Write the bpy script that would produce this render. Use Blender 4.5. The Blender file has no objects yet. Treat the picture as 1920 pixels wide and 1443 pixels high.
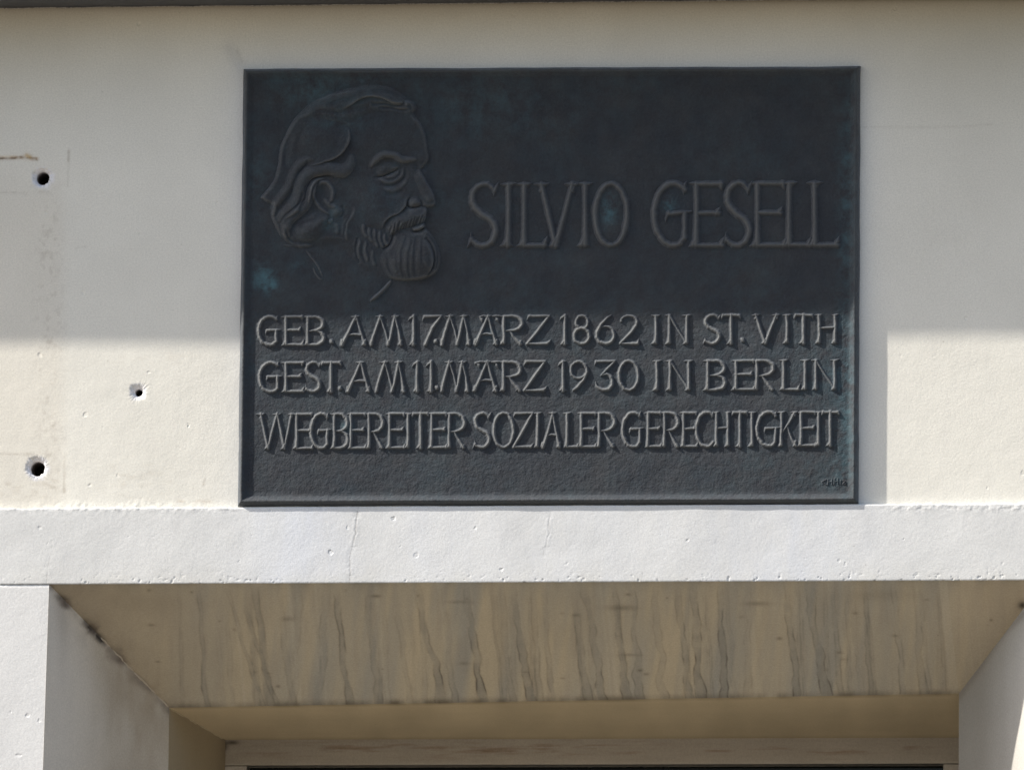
import bpy, math, random
import numpy as np
from mathutils import Matrix, Vector
random.seed(7); rng = np.random.default_rng(7)
R = math.radians
S = bpy.context.scene
C = S.collection

# ------------------------------------------------------------------ camera
PXM = 1289.0                 # photograph pixels per metre on the facade plane
U = 1.0 / PXM
F = 25000.0                  # focal length in photograph pixels (a long telephoto)
DIST = F / PXM
YAW, TILT, ROLL = R(6.1), R(7.8), R(0.5)
Z0 = 4.30
fw = np.array([-math.sin(YAW)*math.cos(TILT), math.cos(YAW)*math.cos(TILT), math.sin(TILT)])
r0 = np.array([math.cos(YAW), math.sin(YAW), 0.0])
u0 = np.cross(r0, fw)
rt = r0*math.cos(ROLL) + u0*math.sin(ROLL)
up = u0*math.cos(ROLL) - r0*math.sin(ROLL)
CAM = np.array([0, 0, Z0]) - DIST*fw
cd = bpy.data.cameras.new('camera'); cam = bpy.data.objects.new('camera', cd); C.objects.link(cam)
cam.matrix_world = Matrix(((rt[0], up[0], -fw[0], CAM[0]), (rt[1], up[1], -fw[1], CAM[1]),
                           (rt[2], up[2], -fw[2], CAM[2]), (0, 0, 0, 1)))
cd.sensor_fit = 'HORIZONTAL'; cd.sensor_width = 36.0; cd.lens = 36.0*F/1920.0
cd.clip_start = 0.1; cd.clip_end = 2000
S.camera = cam

# ------------------------------------------------------------------ light
RX, RZ = 3.3, 3.3            # sunlight runs 3.3 right and 3.3 down per 1 into the wall
to_sun = Vector((-RX, -1.0, RZ)).normalized()
elev = math.asin(to_sun.z); azim = math.atan2(to_sun.x, to_sun.y)
w = bpy.data.worlds.new('World'); S.world = w; w.use_nodes = True
nt = w.node_tree; nt.nodes.clear()
sky = nt.nodes.new('ShaderNodeTexSky'); sky.sky_type = 'NISHITA'; sky.sun_disc = False
sky.sun_elevation = elev; sky.sun_rotation = azim; sky.air_density = 1.0; sky.dust_density = 2.0; sky.ozone_density = 1.0
bg = nt.nodes.new('ShaderNodeBackground'); bg.inputs['Strength'].default_value = 0.128
wo = nt.nodes.new('ShaderNodeOutputWorld')
nt.links.new(sky.outputs[0], bg.inputs['Color']); nt.links.new(bg.outputs[0], wo.inputs[0])
sd = bpy.data.lights.new('sun', 'SUN'); sd.energy = 5.0; sd.angle = R(0.7); sd.color = (1.0, 0.95, 0.87)
sun = bpy.data.objects.new('sun', sd); C.objects.link(sun)
sun.rotation_euler = to_sun.to_track_quat('Z', 'Y').to_euler(); sun.location = (-6, -4, 9)
S.view_settings.view_transform = 'Standard'; S.view_settings.look = 'None'
S.view_settings.gamma = 1.0; S.view_settings.use_curve_mapping = False
S.view_settings.exposure = 0.83

# ------------------------------------------------------------------ helpers
def p2w(px, py, y=0.0):
    """photograph pixel -> world x, z on the plane at depth y (measuring from the photo)"""
    px = np.asarray(px, float); py = np.asarray(py, float); y = np.asarray(y, float)
    a = (px-960.0)/F; b = (721.5-py)/F
    dx = fw[0]+a*rt[0]+b*up[0]; dy = fw[1]+a*rt[1]+b*up[1]; dz = fw[2]+a*rt[2]+b*up[2]
    t = (y-CAM[1])/dy
    return CAM[0]+t*dx, CAM[2]+t*dz
def w2p(x, y, z):
    v0, v1, v2 = x-CAM[0], y-CAM[1], z-CAM[2]
    d = v0*fw[0]+v1*fw[1]+v2*fw[2]
    return 960+F*(v0*rt[0]+v1*rt[1]+v2*rt[2])/d, 721.5-F*(v0*up[0]+v1*up[1]+v2*up[2])/d
def noise2(X, Y, s, seed=0, octaves=1):
    out = np.zeros(np.broadcast(X, Y).shape); amp = 1.0; tot = 0
    for o in range(octaves):
        g = np.random.default_rng(seed*17+o+1).random((256, 256))
        xs = np.asarray(X)/s+37.3; ys = np.asarray(Y)/s+11.7
        xi = np.floor(xs).astype(int); yi = np.floor(ys).astype(int)
        fx = xs-xi; fy = ys-yi; fx = fx*fx*(3-2*fx); fy = fy*fy*(3-2*fy)
        a = g[yi % 256, xi % 256]; b = g[yi % 256, (xi+1) % 256]; c = g[(yi+1) % 256, xi % 256]; d = g[(yi+1) % 256, (xi+1) % 256]
        out = out+amp*((a*(1-fx)+b*fx)*(1-fy)+(c*(1-fx)+d*fx)*fy); tot += amp; amp *= .5; s = s/2
    return out/tot*2-1
def sst(a, b, x):
    t = np.clip((x-a)/(b-a), 0, 1); return t*t*(3-2*t)
def seg(X, Y, pts, closed=False):
    """distance to a polyline and the parameter 0..1 along it"""
    P = np.array(pts, float)
    if closed: P = np.vstack([P, P[:1]])
    L = np.hypot(*(P[1:]-P[:-1]).T); cum = np.concatenate([[0], np.cumsum(L)]); tot = max(cum[-1], 1e-9)
    best = np.full(X.shape, 1e9); par = np.zeros(X.shape)
    for i in range(len(P)-1):
        ax, ay = P[i]; bx, by = P[i+1]; l2 = max((bx-ax)**2+(by-ay)**2, 1e-12)
        t = np.clip(((X-ax)*(bx-ax)+(Y-ay)*(by-ay))/l2, 0, 1)
        d = np.hypot(X-ax-t*(bx-ax), Y-ay-t*(by-ay)); m = d < best
        best = np.where(m, d, best); par = np.where(m, (cum[i]+t*L[i])/tot, par)
    return best, par
def inside(X, Y, pts):
    r = np.zeros(X.shape, bool); n = len(pts)
    for i in range(n):
        x1, y1 = pts[i]; x2, y2 = pts[(i+1) % n]
        if y1 == y2: continue
        c = ((y1 > Y) != (y2 > Y)) & (X < (x2-x1)*(Y-y1)/(y2-y1)+x1); r ^= c
    return r
def smooth_path(pts, n=6):
    """Catmull-Rom through the points"""
    P = np.array(pts, float); k = P.shape[1]
    Q = np.vstack([2*P[0]-P[1], P, 2*P[-1]-P[-2]]); out = []
    for i in range(1, len(Q)-2):
        for t in np.linspace(0, 1, n, endpoint=False):
            a, b, c, d = Q[i-1], Q[i], Q[i+1], Q[i+2]
            out.append(.5*((2*b)+(-a+c)*t+(2*a-5*b+4*c-d)*t*t+(-a+3*b-3*c+d)*t**3))
    out.append(P[-1]); return [tuple(v) for v in out]

def mesh_obj(name, V, faces, mat, parent=None, col=None, smooth=True):
    V = np.asarray(V, np.float32).reshape(-1, 3); faces = np.asarray(faces, np.int32)
    me = bpy.data.meshes.new(name); nf, k = faces.shape
    me.vertices.add(len(V)); me.vertices.foreach_set('co', V.ravel())
    me.loops.add(nf*k); me.loops.foreach_set('vertex_index', faces.ravel())
    me.polygons.add(nf); me.polygons.foreach_set('loop_start', np.arange(nf, dtype=np.int32)*k)
    me.polygons.foreach_set('use_smooth', np.full(nf, smooth))
    me.update(calc_edges=True)
    if col is not None:
        at = me.color_attributes.new('col', 'FLOAT_COLOR', 'POINT')
        cc = np.ones((len(V), 4), np.float32); cc[:, :3] = np.asarray(col).reshape(-1, 3); at.data.foreach_set('color', cc.ravel())
    me.materials.append(mat)
    o = bpy.data.objects.new(name, me); C.objects.link(o)
    if parent: o.parent = parent
    return o
def grid_faces(ny, nx, keep=None, flip=False):
    i = np.arange(ny*nx).reshape(ny, nx)
    q = np.stack([i[:-1, :-1], i[:-1, 1:], i[1:, 1:], i[1:, :-1]], -1)
    if flip: q = q[..., ::-1]
    q = q.reshape(-1, 4)
    return q if keep is None else q[keep.ravel()]
def compact(V, f, col=None):
    u, inv = np.unique(f, return_inverse=True)
    return V.reshape(-1, 3)[u], inv.reshape(f.shape), (None if col is None else np.asarray(col).reshape(-1, 3)[u])
def grid_obj(name, X, Y, Z, mat, parent=None, col=None, keep=None, flip=False, smooth=True):
    ny, nx = X.shape; V = np.stack([X, np.broadcast_to(Y, X.shape), Z], -1)
    f = grid_faces(ny, nx, keep, flip)
    V, f, c = compact(V, f, col)
    return mesh_obj(name, V, f, mat, parent, c, smooth)
def empty(name, loc, label, cat):
    o = bpy.data.objects.new(name, None); C.objects.link(o); o.location = loc
    o.empty_display_size = .1; o['label'] = label; o['category'] = cat
    return o
def adopt(root):      # children are modelled in world coordinates
    inv = Matrix.Translation(root.location).inverted()
    for ch in root.children: ch.matrix_parent_inverse = inv

# ------------------------------------------------------------------ materials
def new_mat(name):
    m = bpy.data.materials.new(name); m.use_nodes = True
    n = m.node_tree; b = n.nodes['Principled BSDF']; return m, n, b
def N(n, t, **kw):
    x = n.nodes.new(t)
    for k, v in kw.items():
        if k in x.inputs: x.inputs[k].default_value = v
        else: setattr(x, k, v)
    return x
def tex_noise(n, scale, detail=4, rough=.55, vec=None):
    t = N(n, 'ShaderNodeTexNoise'); t.inputs['Scale'].default_value = scale
    t.inputs['Detail'].default_value = detail; t.inputs['Roughness'].default_value = rough
    if vec is not None: n.links.new(vec, t.inputs['Vector'])
    return t
def ramp(n, src, stops):
    r = n.nodes.new('ShaderNodeValToRGB'); e = r.color_ramp.elements
    while len(e) < len(stops): e.new(.5)
    for q, (p, c) in zip(e, stops): q.position = p; q.color = (c, c, c, 1) if not isinstance(c, tuple) else c+(1,)
    n.links.new(src, r.inputs['Fac']); return r
def mul(n, a, b, op='MULTIPLY'):
    x = n.nodes.new('ShaderNodeMath'); x.operation = op
    for i, v in enumerate((a, b)):
        if isinstance(v, (int, float)): x.inputs[i].default_value = v
        else: n.links.new(v, x.inputs[i])
    return x.outputs[0]
def mixc(n, fac, a, b, mode='MIX'):
    x = n.nodes.new('ShaderNodeMix'); x.data_type = 'RGBA'; x.blend_type = mode
    for s, v in ((x.inputs[0], fac), (x.inputs[6], a), (x.inputs[7], b)):
        if isinstance(v, (int, float)): s.default_value = v
        elif isinstance(v, tuple): s.default_value = v+(1,)
        else: n.links.new(v, s)
    return x.outputs[2]

def plaster(name, use_attr=True, base=(.66, .63, .56), grain=1.0, pits=1.0, fleck=.5):
    m, n, b = new_mat(name)
    geo = N(n, 'ShaderNodeNewGeometry'); pos = geo.outputs['Position']
    if use_attr:
        c = N(n, 'ShaderNodeAttribute'); c.attribute_name = 'col'; src = c.outputs['Color']
    else:
        c = N(n, 'ShaderNodeRGB'); c.outputs[0].default_value = base+(1,); src = c.outputs[0]
    # fine tonal grain and dirt flecks
    g = tex_noise(n, 420, 5, .7, pos); gr = ramp(n, g.outputs[0], [(.3, .86), (.7, 1.09)])
    big = tex_noise(n, 5.5, 5, .6, pos); br = ramp(n, big.outputs[0], [(.3, .94), (.72, 1.04)])
    c1 = mixc(n, 1.0, src, gr.outputs[0], 'MULTIPLY'); c2 = mixc(n, 1.0, c1, br.outputs[0], 'MULTIPLY')
    vo = N(n, 'ShaderNodeTexVoronoi'); vo.inputs['Scale'].default_value = 34; n.links.new(pos, vo.inputs['Vector'])
    mk = tex_noise(n, 7, 3, .6, pos); mkr = ramp(n, mk.outputs[0], [(.52, 0.0), (.66, 1.0)])
    fl = ramp(n, vo.outputs['Distance'], [(.02, 1.0), (.055, 0.0)])
    ff = mul(n, mul(n, fl.outputs[0], mkr.outputs[0]), fleck)
    c3 = mixc(n, ff, c2, (.16, .13, .10)); n.links.new(c3, b.inputs['Base Color'])
    b.inputs['Roughness'].default_value = .92; b.inputs['Specular IOR Level'].default_value = .25
    # relief: soft trowel waves, grain, small pits
    h1 = tex_noise(n, 26, 4, .55, pos); h2 = tex_noise(n, 240, 3, .6, pos)
    v2 = N(n, 'ShaderNodeTexVoronoi'); v2.inputs['Scale'].default_value = 48; n.links.new(pos, v2.inputs['Vector'])
    dm = tex_noise(n, 60, 2, .5, pos)
    dist = mul(n, v2.outputs['Distance'], mul(n, dm.outputs[0], .35, 'SUBTRACT'), 'ADD')
    pr = ramp(n, dist, [(.10, 0.0), (.23, 1.0)])
    mk2 = tex_noise(n, 11, 4, .65, pos); mr2 = ramp(n, mk2.outputs[0], [(.50, 0.0), (.62, 1.0)])
    pit = mul(n, mul(n, mul(n, 1.0, pr.outputs[0], 'SUBTRACT'), mr2.outputs[0]), -.9*pits)
    hh = mul(n, mul(n, mul(n, h1.outputs[0], .85), mul(n, h2.outputs[0], .24*grain), 'ADD'), pit, 'ADD')
    bm = N(n, 'ShaderNodeBump'); bm.inputs['Strength'].default_value = 1.0; bm.inputs['Distance'].default_value = .00095
    n.links.new(hh, bm.inputs['Height']); n.links.new(bm.outputs[0], b.inputs['Normal'])
    return m

def bronze(name):
    m, n, b = new_mat(name)
    geo = N(n, 'ShaderNodeNewGeometry'); pos = geo.outputs['Position']
    a = N(n, 'ShaderNodeAttribute'); a.attribute_name = 'col'      # r: verdigris amount, g: wear, with highlights painted on raised edges
    sp = N(n, 'ShaderNodeSeparateColor'); n.links.new(a.outputs['Color'], sp.inputs[0])
    g = tex_noise(n, 14, 6, .65, pos); gr = ramp(n, g.outputs[0], [(.35, (.0060, .0075, .0110)), (.65, (.0125, .0125, .0135))])
    g2 = tex_noise(n, 300, 4, .7, pos); g2r = ramp(n, g2.outputs[0], [(.3, .55), (.7, 1.45)])
    c1 = mixc(n, 1.0, gr.outputs[0], g2r.outputs[0], 'MULTIPLY')
    gp = tex_noise(n, 55, 6, .7, pos); gpr = ramp(n, gp.outputs[0], [(.38, 0.0), (.68, 1.0)])
    pat = mul(n, mul(n, gpr.outputs[0], 1.0), sp.outputs[0])
    c2 = mixc(n, pat, c1, (.042, .105, .125))
    worn_highlight = mul(n, sp.outputs[1], .62)
    c3 = mixc(n, worn_highlight, c2, (.20, .198, .185))
    n.links.new(c3, b.inputs['Base Color'])
    b.inputs['Metallic'].default_value = 0.0; b.inputs['Specular IOR Level'].default_value = .09
    b.inputs['Sheen Weight'].default_value = .29; b.inputs['Sheen Roughness'].default_value = .70; b.inputs['Sheen Tint'].default_value = (.70, .75, .83, 1)
    rg = tex_noise(n, 40, 4, .6, pos); rr = ramp(n, rg.outputs[0], [(.3, .50), (.7, .64)]); n.links.new(rr.outputs[0], b.inputs['Roughness'])
    h1 = tex_noise(n, 170, 4, .62, pos); h2 = tex_noise(n, 38, 4, .6, pos)
    hh = mul(n, mul(n, h1.outputs[0], 1.5), mul(n, h2.outputs[0], 2.0), 'ADD')
    bm = N(n, 'ShaderNodeBump'); bm.inputs['Strength'].default_value = 1.0; bm.inputs['Distance'].default_value = .0009
    n.links.new(hh, bm.inputs['Height']); n.links.new(bm.outputs[0], b.inputs['Normal'])
    return m
def simple(name, col, rough=.8, spec=.3, metal=0.0, nscale=30, var=.2, bump=.0005):
    m, n, b = new_mat(name); geo = N(n, 'ShaderNodeNewGeometry')
    g = tex_noise(n, nscale, 5, .6, geo.outputs['Position']); r = ramp(n, g.outputs[0], [(.3, 1-var), (.7, 1+var)])
    n.links.new(mixc(n, 1.0, tuple(col), r.outputs[0], 'MULTIPLY'), b.inputs['Base Color'])
    b.inputs['Roughness'].default_value = rough; b.inputs['Specular IOR Level'].default_value = spec; b.inputs['Metallic'].default_value = metal
    bm = N(n, 'ShaderNodeBump'); bm.inputs['Distance'].default_value = bump
    n.links.new(g.outputs[0], bm.inputs['Height']); n.links.new(bm.outputs[0], b.inputs['Normal']); return m

M_WALL = plaster('wall_plaster')
M_REVEAL = plaster('weathered_plaster', grain=.8, pits=.35, fleck=.7)
M_PLAIN = plaster('plain_plaster', use_attr=False)
M_STONE = plaster('pale_plaster', use_attr=False, base=(.605, .60, .58))
M_BRONZE = bronze('bronze')
M_FRAME = plaster('old_painted_wood', grain=.4, pits=0, fleck=.3)
M_METAL = simple('painted_metal_ledge', (.035, .042, .06), .5, .5, 0, 60, .25)
M_BEAD = simple('sealant_bead', (.32, .31, .30), .8, .2, 0, 300, .5, .002)
M_GLASS = simple('dark_glass', (.006, .007, .007), .12, .25, 0, 4, .1, 0.0)
M_DARK = simple('dark_hole', (.05, .045, .04), .9, .1, 0, 200, .3, .001)
M_PAVE = simple('paving', (.165, .140, .105), .9, .2, 0, 3, .2, .002)

CREAM = np.array([.670, .645, .575]); BAND = np.array([.605, .600, .580])
BW = 12.6*U            # lintel and piers stand this far proud of the wall panel
ZL = p2w(960, 948, -BW)[1]       # top of the lintel band
ZA = p2w(960, 1091, -BW)[1]      # arris of the opening
ZE = p2w(300, 12, 0)[1]          # underside of the metal ledge
XL = p2w(92, 1098, -BW)[0]; XR = p2w(1960, 1087, -BW)[0]

# ------------------------------------------------------------------ ground
def box(name, x0, x1, y0, y1, z0, z1, mat, parent=None, bevel=0):
    v = [(x, y, z) for z in (z0, z1) for y in (y0, y1) for x in (x0, x1)]
    f = [(0, 2, 3, 1), (4, 5, 7, 6), (0, 1, 5, 4), (2, 6, 7, 3), (0, 4, 6, 2), (1, 3, 7, 5)]
    o = mesh_obj(name, v, f, mat, parent, smooth=False)
    if bevel:
        b = o.modifiers.new('bevel', 'BEVEL'); b.width = bevel; b.segments = 2
    return o
g = mesh_obj('ground', [(-400, -400, 0), (400, -400, 0), (400, 400, 0), (-400, 400, 0)], [(0, 1, 2, 3)], M_PAVE, smooth=False)
g['kind'] = 'structure'

# ------------------------------------------------------------------ facade
house = empty('house_facade', (0, 0, 0), 'cream plastered house front with a splayed window recess below the dark plaque', 'building')
XMIN, XMAX, ZTOP = -4.0, 4.0, 8.0

HOLES = [(80, 334, 12.5, 17, 1), (70, 878, 14.0, 18, 2), (259.5, 735.5, 7.0, 12, 3)]
def wall_col(px, py):
    c = np.ones(px.shape+(3,))*CREAM
    n1 = noise2(px, py, 160, 3, 4)[..., None]; c = c*(1+.035*n1)
    def stain_tone(c, k, col): return c*(1-k[..., None])+k[..., None]*np.array(col)
    # brown grime line just under the metal ledge
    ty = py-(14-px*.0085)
    c = stain_tone(c, .75*np.exp(-np.clip(ty, 0, None)/6.0), (.16, .12, .07))
    c = stain_tone(c, .09*np.exp(-np.clip(ty, 0, None)/110.0)*(1+.5*noise2(px, py*.4, 60, 5, 3)), (.36, .31, .22))  # broad darker tone, fading down from the ledge
    c = stain_tone(c, .22*np.exp(-((px-1880)/260)**2-((py-130)/300)**2), (.33, .30, .22))  # darker tone towards the upper right, then the upper left
    c = stain_tone(c, .12*np.exp(-((px-30)/120)**2-((py-80)/110)**2), (.33, .29, .22))
    # speckled vertical dirt beside the old fixing holes
    sp = np.clip(noise2(px, py*.8, 7, 9, 3)-.08, 0, 1)*1.9
    col = np.exp(-((px-92)/26)**2)*sst(300, 420, py)*(1-sst(900, 950, py))
    c = stain_tone(c, np.clip(.26*sp*col, 0, .7), (.25, .21, .17))
    c = stain_tone(c, .13*(1-sst(100, 135, px))*sst(250, 420, py), (.50, .40, .28))
    sp2 = np.clip(noise2(px, py*3, 18, 12, 4), 0, 1)
    c = stain_tone(c, np.clip(.5*sp2*(1-sst(90, 140, px))*np.exp(-((py-912)/22)**2), 0, .5), (.30, .24, .17))
    c = stain_tone(c, np.clip(.35*sp2*np.exp(-((px-250)/70)**2-((py-900)/45)**2), 0, .5), (.38, .32, .24))
    c = stain_tone(c, np.clip(.9*sp2*np.exp(-((px-350)/50)**2-((py-940)/5)**2), 0, .8), (.36, .24, .14))
    c = stain_tone(c, np.clip(.4*sp2*np.exp(-((px-285)/90)**2-((py-672)/12)**2), 0, .5), (.45, .38, .30))
    # thin outlines of the filled sockets
    for pts, k, wd in (([(0, 361), (60, 362), (92, 361)], .3, 1.6), ([(129, 282), (128.5, 302)], .6, 2.0), ([(129, 302), (127, 350)], .2, 2),
                       ([(0, 850), (35, 851), (100, 852)], .38, 1.8), ([(121, 857), (120, 922)], .35, 2.0), ([(121, 916), (121, 922)], .6, 2.2),
                       ([(384, 897), (381, 910)], .5, 1.8), ([(140, 466), (165, 461)], .15, 1.5), ([(1620, 238), (1700, 239), (1800, 238), (1860, 233)], .2, 1.6), ([(445, 95), (452, 117)], .22, 4)):
        d, _ = seg(px, py, pts); c = stain_tone(c, k*np.exp(-(d/wd)**2)*(.7+.5*noise2(px, py, 5, 21, 2)), (.22, .17, .12))
    d, _ = seg(px, py, [(431, 92), (440, 110), (450, 124)]); c = stain_tone(c, .22*np.exp(-(d/13)**2), (.30, .30, .31))
    # rust-stained open joint
    d, t = seg(px, py, [(-60, 299), (20, 296.5), (40, 295), (68, 298)])
    rn = .6+.6*noise2(px, py, 6, 31, 3)
    c = stain_tone(c, np.clip(.8*np.exp(-(d/3.5)**2)*rn, 0, 1), (.38, .20, .06)); c = stain_tone(c, np.clip(.95*np.exp(-(d/1.7)**2)*rn, 0, 1), (.05, .035, .02))
    d, _ = seg(px, py, [(50, 291), (56, 294)]); c = stain_tone(c, .6*np.exp(-(d/4)**2), (.42, .25, .05))
    # pale, slightly blue tint round the plaque
    dx = np.maximum(np.maximum(448-px, px-1612), 0); dy = np.maximum(np.maximum(125-py, py-945), 0)
    hal = np.exp(-np.hypot(dx, dy)/26.0)
    c = stain_tone(c, .30*hal, (.56, .58, .62))
    # fresh chipped plaster round the holes
    for (hx, hy, r, rr, s) in HOLES:
        a = np.arctan2(py-hy, px-hx); d = np.hypot(px-hx, py-hy)
        e = rr*(1.18+.20*noise2(np.cos(a)*3+s*9, np.sin(a)*3, 1, 40+s, 2))
        c = stain_tone(c, .75*(1-sst(e*.85, e*1.15, d)), (.72, .71, .74))
    return np.clip(c, .01, .85)

def ledge_noise(px, k):      # ragged plaster line along the top of the lintel
    left = 1-sst(430, 470, px); right = sst(1640, 1700, px)
    return (noise2(px, px*0+k*50, 16, 61+k, 3)*1.0+noise2(px, px*0, 5, 71+k, 2)*.7)*(.35+left*1.2+right*1.3)

# upper wall panel: fine grid over the part in view, with three round sockets left open
xa, xb = p2w(-70, 500, 0)[0], p2w(1990, 500, 0)[0]
st = 2.6*U
nx = int((xb-xa)/st)+1; zb = ZL-8*U; ztp = ZE+30*U; nz = int((ztp-zb)/st)+1
xs = np.linspace(xa, xb, nx); zs = np.linspace(ztp, zb, nz); XX, ZZ = np.meshgrid(xs, zs)
px, py = w2p(XX, 0*XX, ZZ)
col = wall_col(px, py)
h = .5*noise2(px, py, 260, 80, 2)
# crumbs and lumps of mortar along the foot of the panel and a few gouges
edge = np.exp(-np.clip(946-py, 0, None)/7.0)
h += edge*(1.5*np.clip(noise2(px, py, 7, 81, 4)+.05, -1, 1)+.2)*(.5+.9*np.clip(noise2(px, py*0, 70, 69, 3), -.4, 1))*(1-sst(430, 450, px)+sst(1640, 1680, px))
d, _ = seg(px, py, [(-60, 299), (20, 296.5), (40, 295), (68, 298)]); h -= 2.0*np.exp(-(d/2.6)**2)
keep = np.ones((nz-1, nx-1), bool); cells = []
for (hx, hy, r, rr, s) in HOLES:
    wx, wz = p2w(hx, hy, 0); j = int(round((wx-xa)/(xs[1]-xs[0]))); i = int(round((wz-ztp)/(zs[1]-zs[0])))
    k = 14; keep[i-k:i+k, j-k:j+k] = False; cells.append((wx, wz, i, j, k))
    h *= sst(k*2.6, k*2.6+26, np.maximum(np.abs(px-hx), np.abs(py-hy)))
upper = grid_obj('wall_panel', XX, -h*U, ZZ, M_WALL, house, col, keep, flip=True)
for (hx, hy, r, rr, s), (wx, wz, i, j, k) in zip(HOLES, cells):
    ring = [(i-k, j+q) for q in range(-k, k)]+[(i+q, j+k) for q in range(-k, k)]+[(i+k, j-q) for q in range(-k, k)]+[(i-q, j-k) for q in range(-k, k)]
    rx = np.array([xs[b]-wx for a, b in ring]); rz = np.array([zs[a]-wz for a, b in ring])
    ang = np.arctan2(rz, rx); rad = np.hypot(rx, rz); n = len(ring)
    chip = rr*(1.0+.16*noise2(np.cos(ang)*3+s, np.sin(ang)*3, 1, 90+s, 3)+.18*np.cos(ang-R(135)))   # wider towards the upper left
    hole = r*(1.0+.03*noise2(np.cos(ang)*4+s, np.sin(ang)*4, 1, 95+s, 2))
    rows = [(rad/U, 0)]
    for t in (.25, .5, .75): rows.append((rad/U*(1-t)+chip*t, 0))
    rows += [(chip, .2), (chip*.97, .9), (chip*.6+hole*.4, 2.6), (chip*.15+hole*.85, 5.0), (hole, 7.0)]
    for dd in (9, 13, 20, 34, 60, 75): rows.append((hole*(.99 if dd < 60 else .97), dd))
    V = []; dn = rng.normal(0, .5, (len(rows), n))
    for q, (rad_, dep) in enumerate(rows):
        jit = dn[q]*(1.0 if 4 <= q <= 8 else 0.0)*(1 if s < 3 else .7)
        V.append(np.stack([wx+np.cos(ang)*rad_*U, (dep+jit)*U, wz+np.sin(ang)*rad_*U], -1))
    V = np.array(V); m = len(rows)
    V = np.concatenate([V, V[:, :1]], 1)
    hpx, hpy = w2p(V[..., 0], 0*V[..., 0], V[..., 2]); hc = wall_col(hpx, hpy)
    deep = np.clip((np.array([d_ for _, d_ in rows])-7)/20, 0, 1)[:, None, None]
    hc = hc*(1-deep)+deep*np.array([.16, .13, .12])
    V2, f2, c2 = compact(V, grid_faces(m, n+1, flip=False), hc)
    o = mesh_obj('drilled_hole', V2, f2, M_WALL, house, c2)
    # blind end of the hole
    e = [(wx+math.cos(t)*r*U, 74*U, wz+math.sin(t)*r*U) for t in np.linspace(0, 2*math.pi, 24, endpoint=False)]
    me = bpy.data.meshes.new('hole_end'); me.from_pydata(e, [], [tuple(range(24))]); me.materials.append(M_DARK)
    he = bpy.data.objects.new('hole_end', me); C.objects.link(he); he.parent = o

# plain continuations of the panel outside the frame
def quad(name, pts, mat, parent, col=None):
    return mesh_obj(name, pts, [(0, 1, 2, 3)], mat, parent, smooth=False)
quad('side_wall', [(XMIN, 0, zb), (xa, 0, zb), (xa, 0, ztp), (XMIN, 0, ztp)], M_PLAIN, house)
quad('side_wall', [(xb, 0, zb), (XMAX, 0, zb), (XMAX, 0, ztp), (xb, 0, ztp)], M_PLAIN, house)
quad('storey_above', [(XMIN, 0, ztp), (XMAX, 0, ztp), (XMAX, 0, ZTOP), (XMIN, 0, ZTOP)], M_PLAIN, house)

# lintel band, proud of the panel, with its cracks and chipped edges
CR = [([(672, 950), (668, 975), (667, 1000), (660, 1025), (656, 1045), (657, 1070), (655, 1092)], 1.4, .72),
      ([(1031, 962), (1029, 985), (1030, 1000), (1026, 1012), (1022, 1028), (1018, 1040)], 1.2, .6),
      ([(98, 1012), (96, 1035), (90, 1060), (88, 1080), (87, 1098)], 1.0, .4)]
xs2 = np.linspace(xa, xb, int((xb-xa)/(1.45*U))+1)
zr = np.linspace(0, 1, 104)
X2, T2 = np.meshgrid(xs2, zr)
ptx = w2p(xs2, -BW, ZL)[0]
topz = ZL+ledge_noise(ptx, 1)*U
chipb = np.clip(noise2(ptx, ptx*0, 7, 66, 3)-.38, 0, 1)*5.0*(1-.4*sst(500, 560, ptx)*(1-sst(1250, 1300, ptx)))
botz = ZA+(chipb+.35*noise2(ptx, ptx*0, 4, 67, 2))*U
Z2 = topz[None, :]*(1-T2)+botz[None, :]*T2
px2, py2 = w2p(X2, -BW+0*X2, Z2)
def band_col(px, py):
    c = np.ones(px.shape+(3,))*BAND
    c = c*(1+.03*noise2(px, py*.6, 140, 7, 4)[..., None])
    def stain_tone(c, k, col): return c*(1-k[..., None])+k[..., None]*np.array(col)
    for cx, s, k in ((560, 110, .38), (1480, 170, .28), (1050, 260, .14), (790, 80, .12)):
        c = stain_tone(c, np.clip(k*np.exp(-((px-cx)/s)**2)*(.8+.6*noise2(px, py*.25, 22, 13, 3)), 0, .6), (.57, .60, .67))
    c = stain_tone(c, np.clip(.22*noise2(px, py*.35, 34, 15, 4), 0, .3)*np.exp(-np.clip(py-948, 0, None)/70), (.36, .35, .34))
    c = stain_tone(c, np.clip(.10+.3*noise2(px, py, 40, 16, 3), 0, .4)*sst(1040, 1095, py)*.6, (.50, .47, .38))
    for pts, wd, k in CR:
        d, _ = seg(px, py, pts); c = stain_tone(c, np.clip(.42*k*np.exp(-(d/(wd*.8))**2)*(.8+1.3*noise2(px, py, 7, 17, 2)), 0, .8), (.12, .10, .08))
    return np.clip(c, .01, .85)
h2 = .8*noise2(px2, py2, 120, 82, 3)
for pts, wd, k in CR:
    wob = noise2(py2, py2*0, 7, 83, 2)*1.6
    d, _ = seg(px2+wob, py2, pts); h2 -= .8*k*np.exp(-(d/(wd*.7))**2)*(.6+.6*noise2(px2, py2, 9, 90, 2))
    h2 += .25*k*np.exp(-((d-3)/3)**2)*np.sign(noise2(py2, py2*0, 30, 84, 1))
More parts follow.
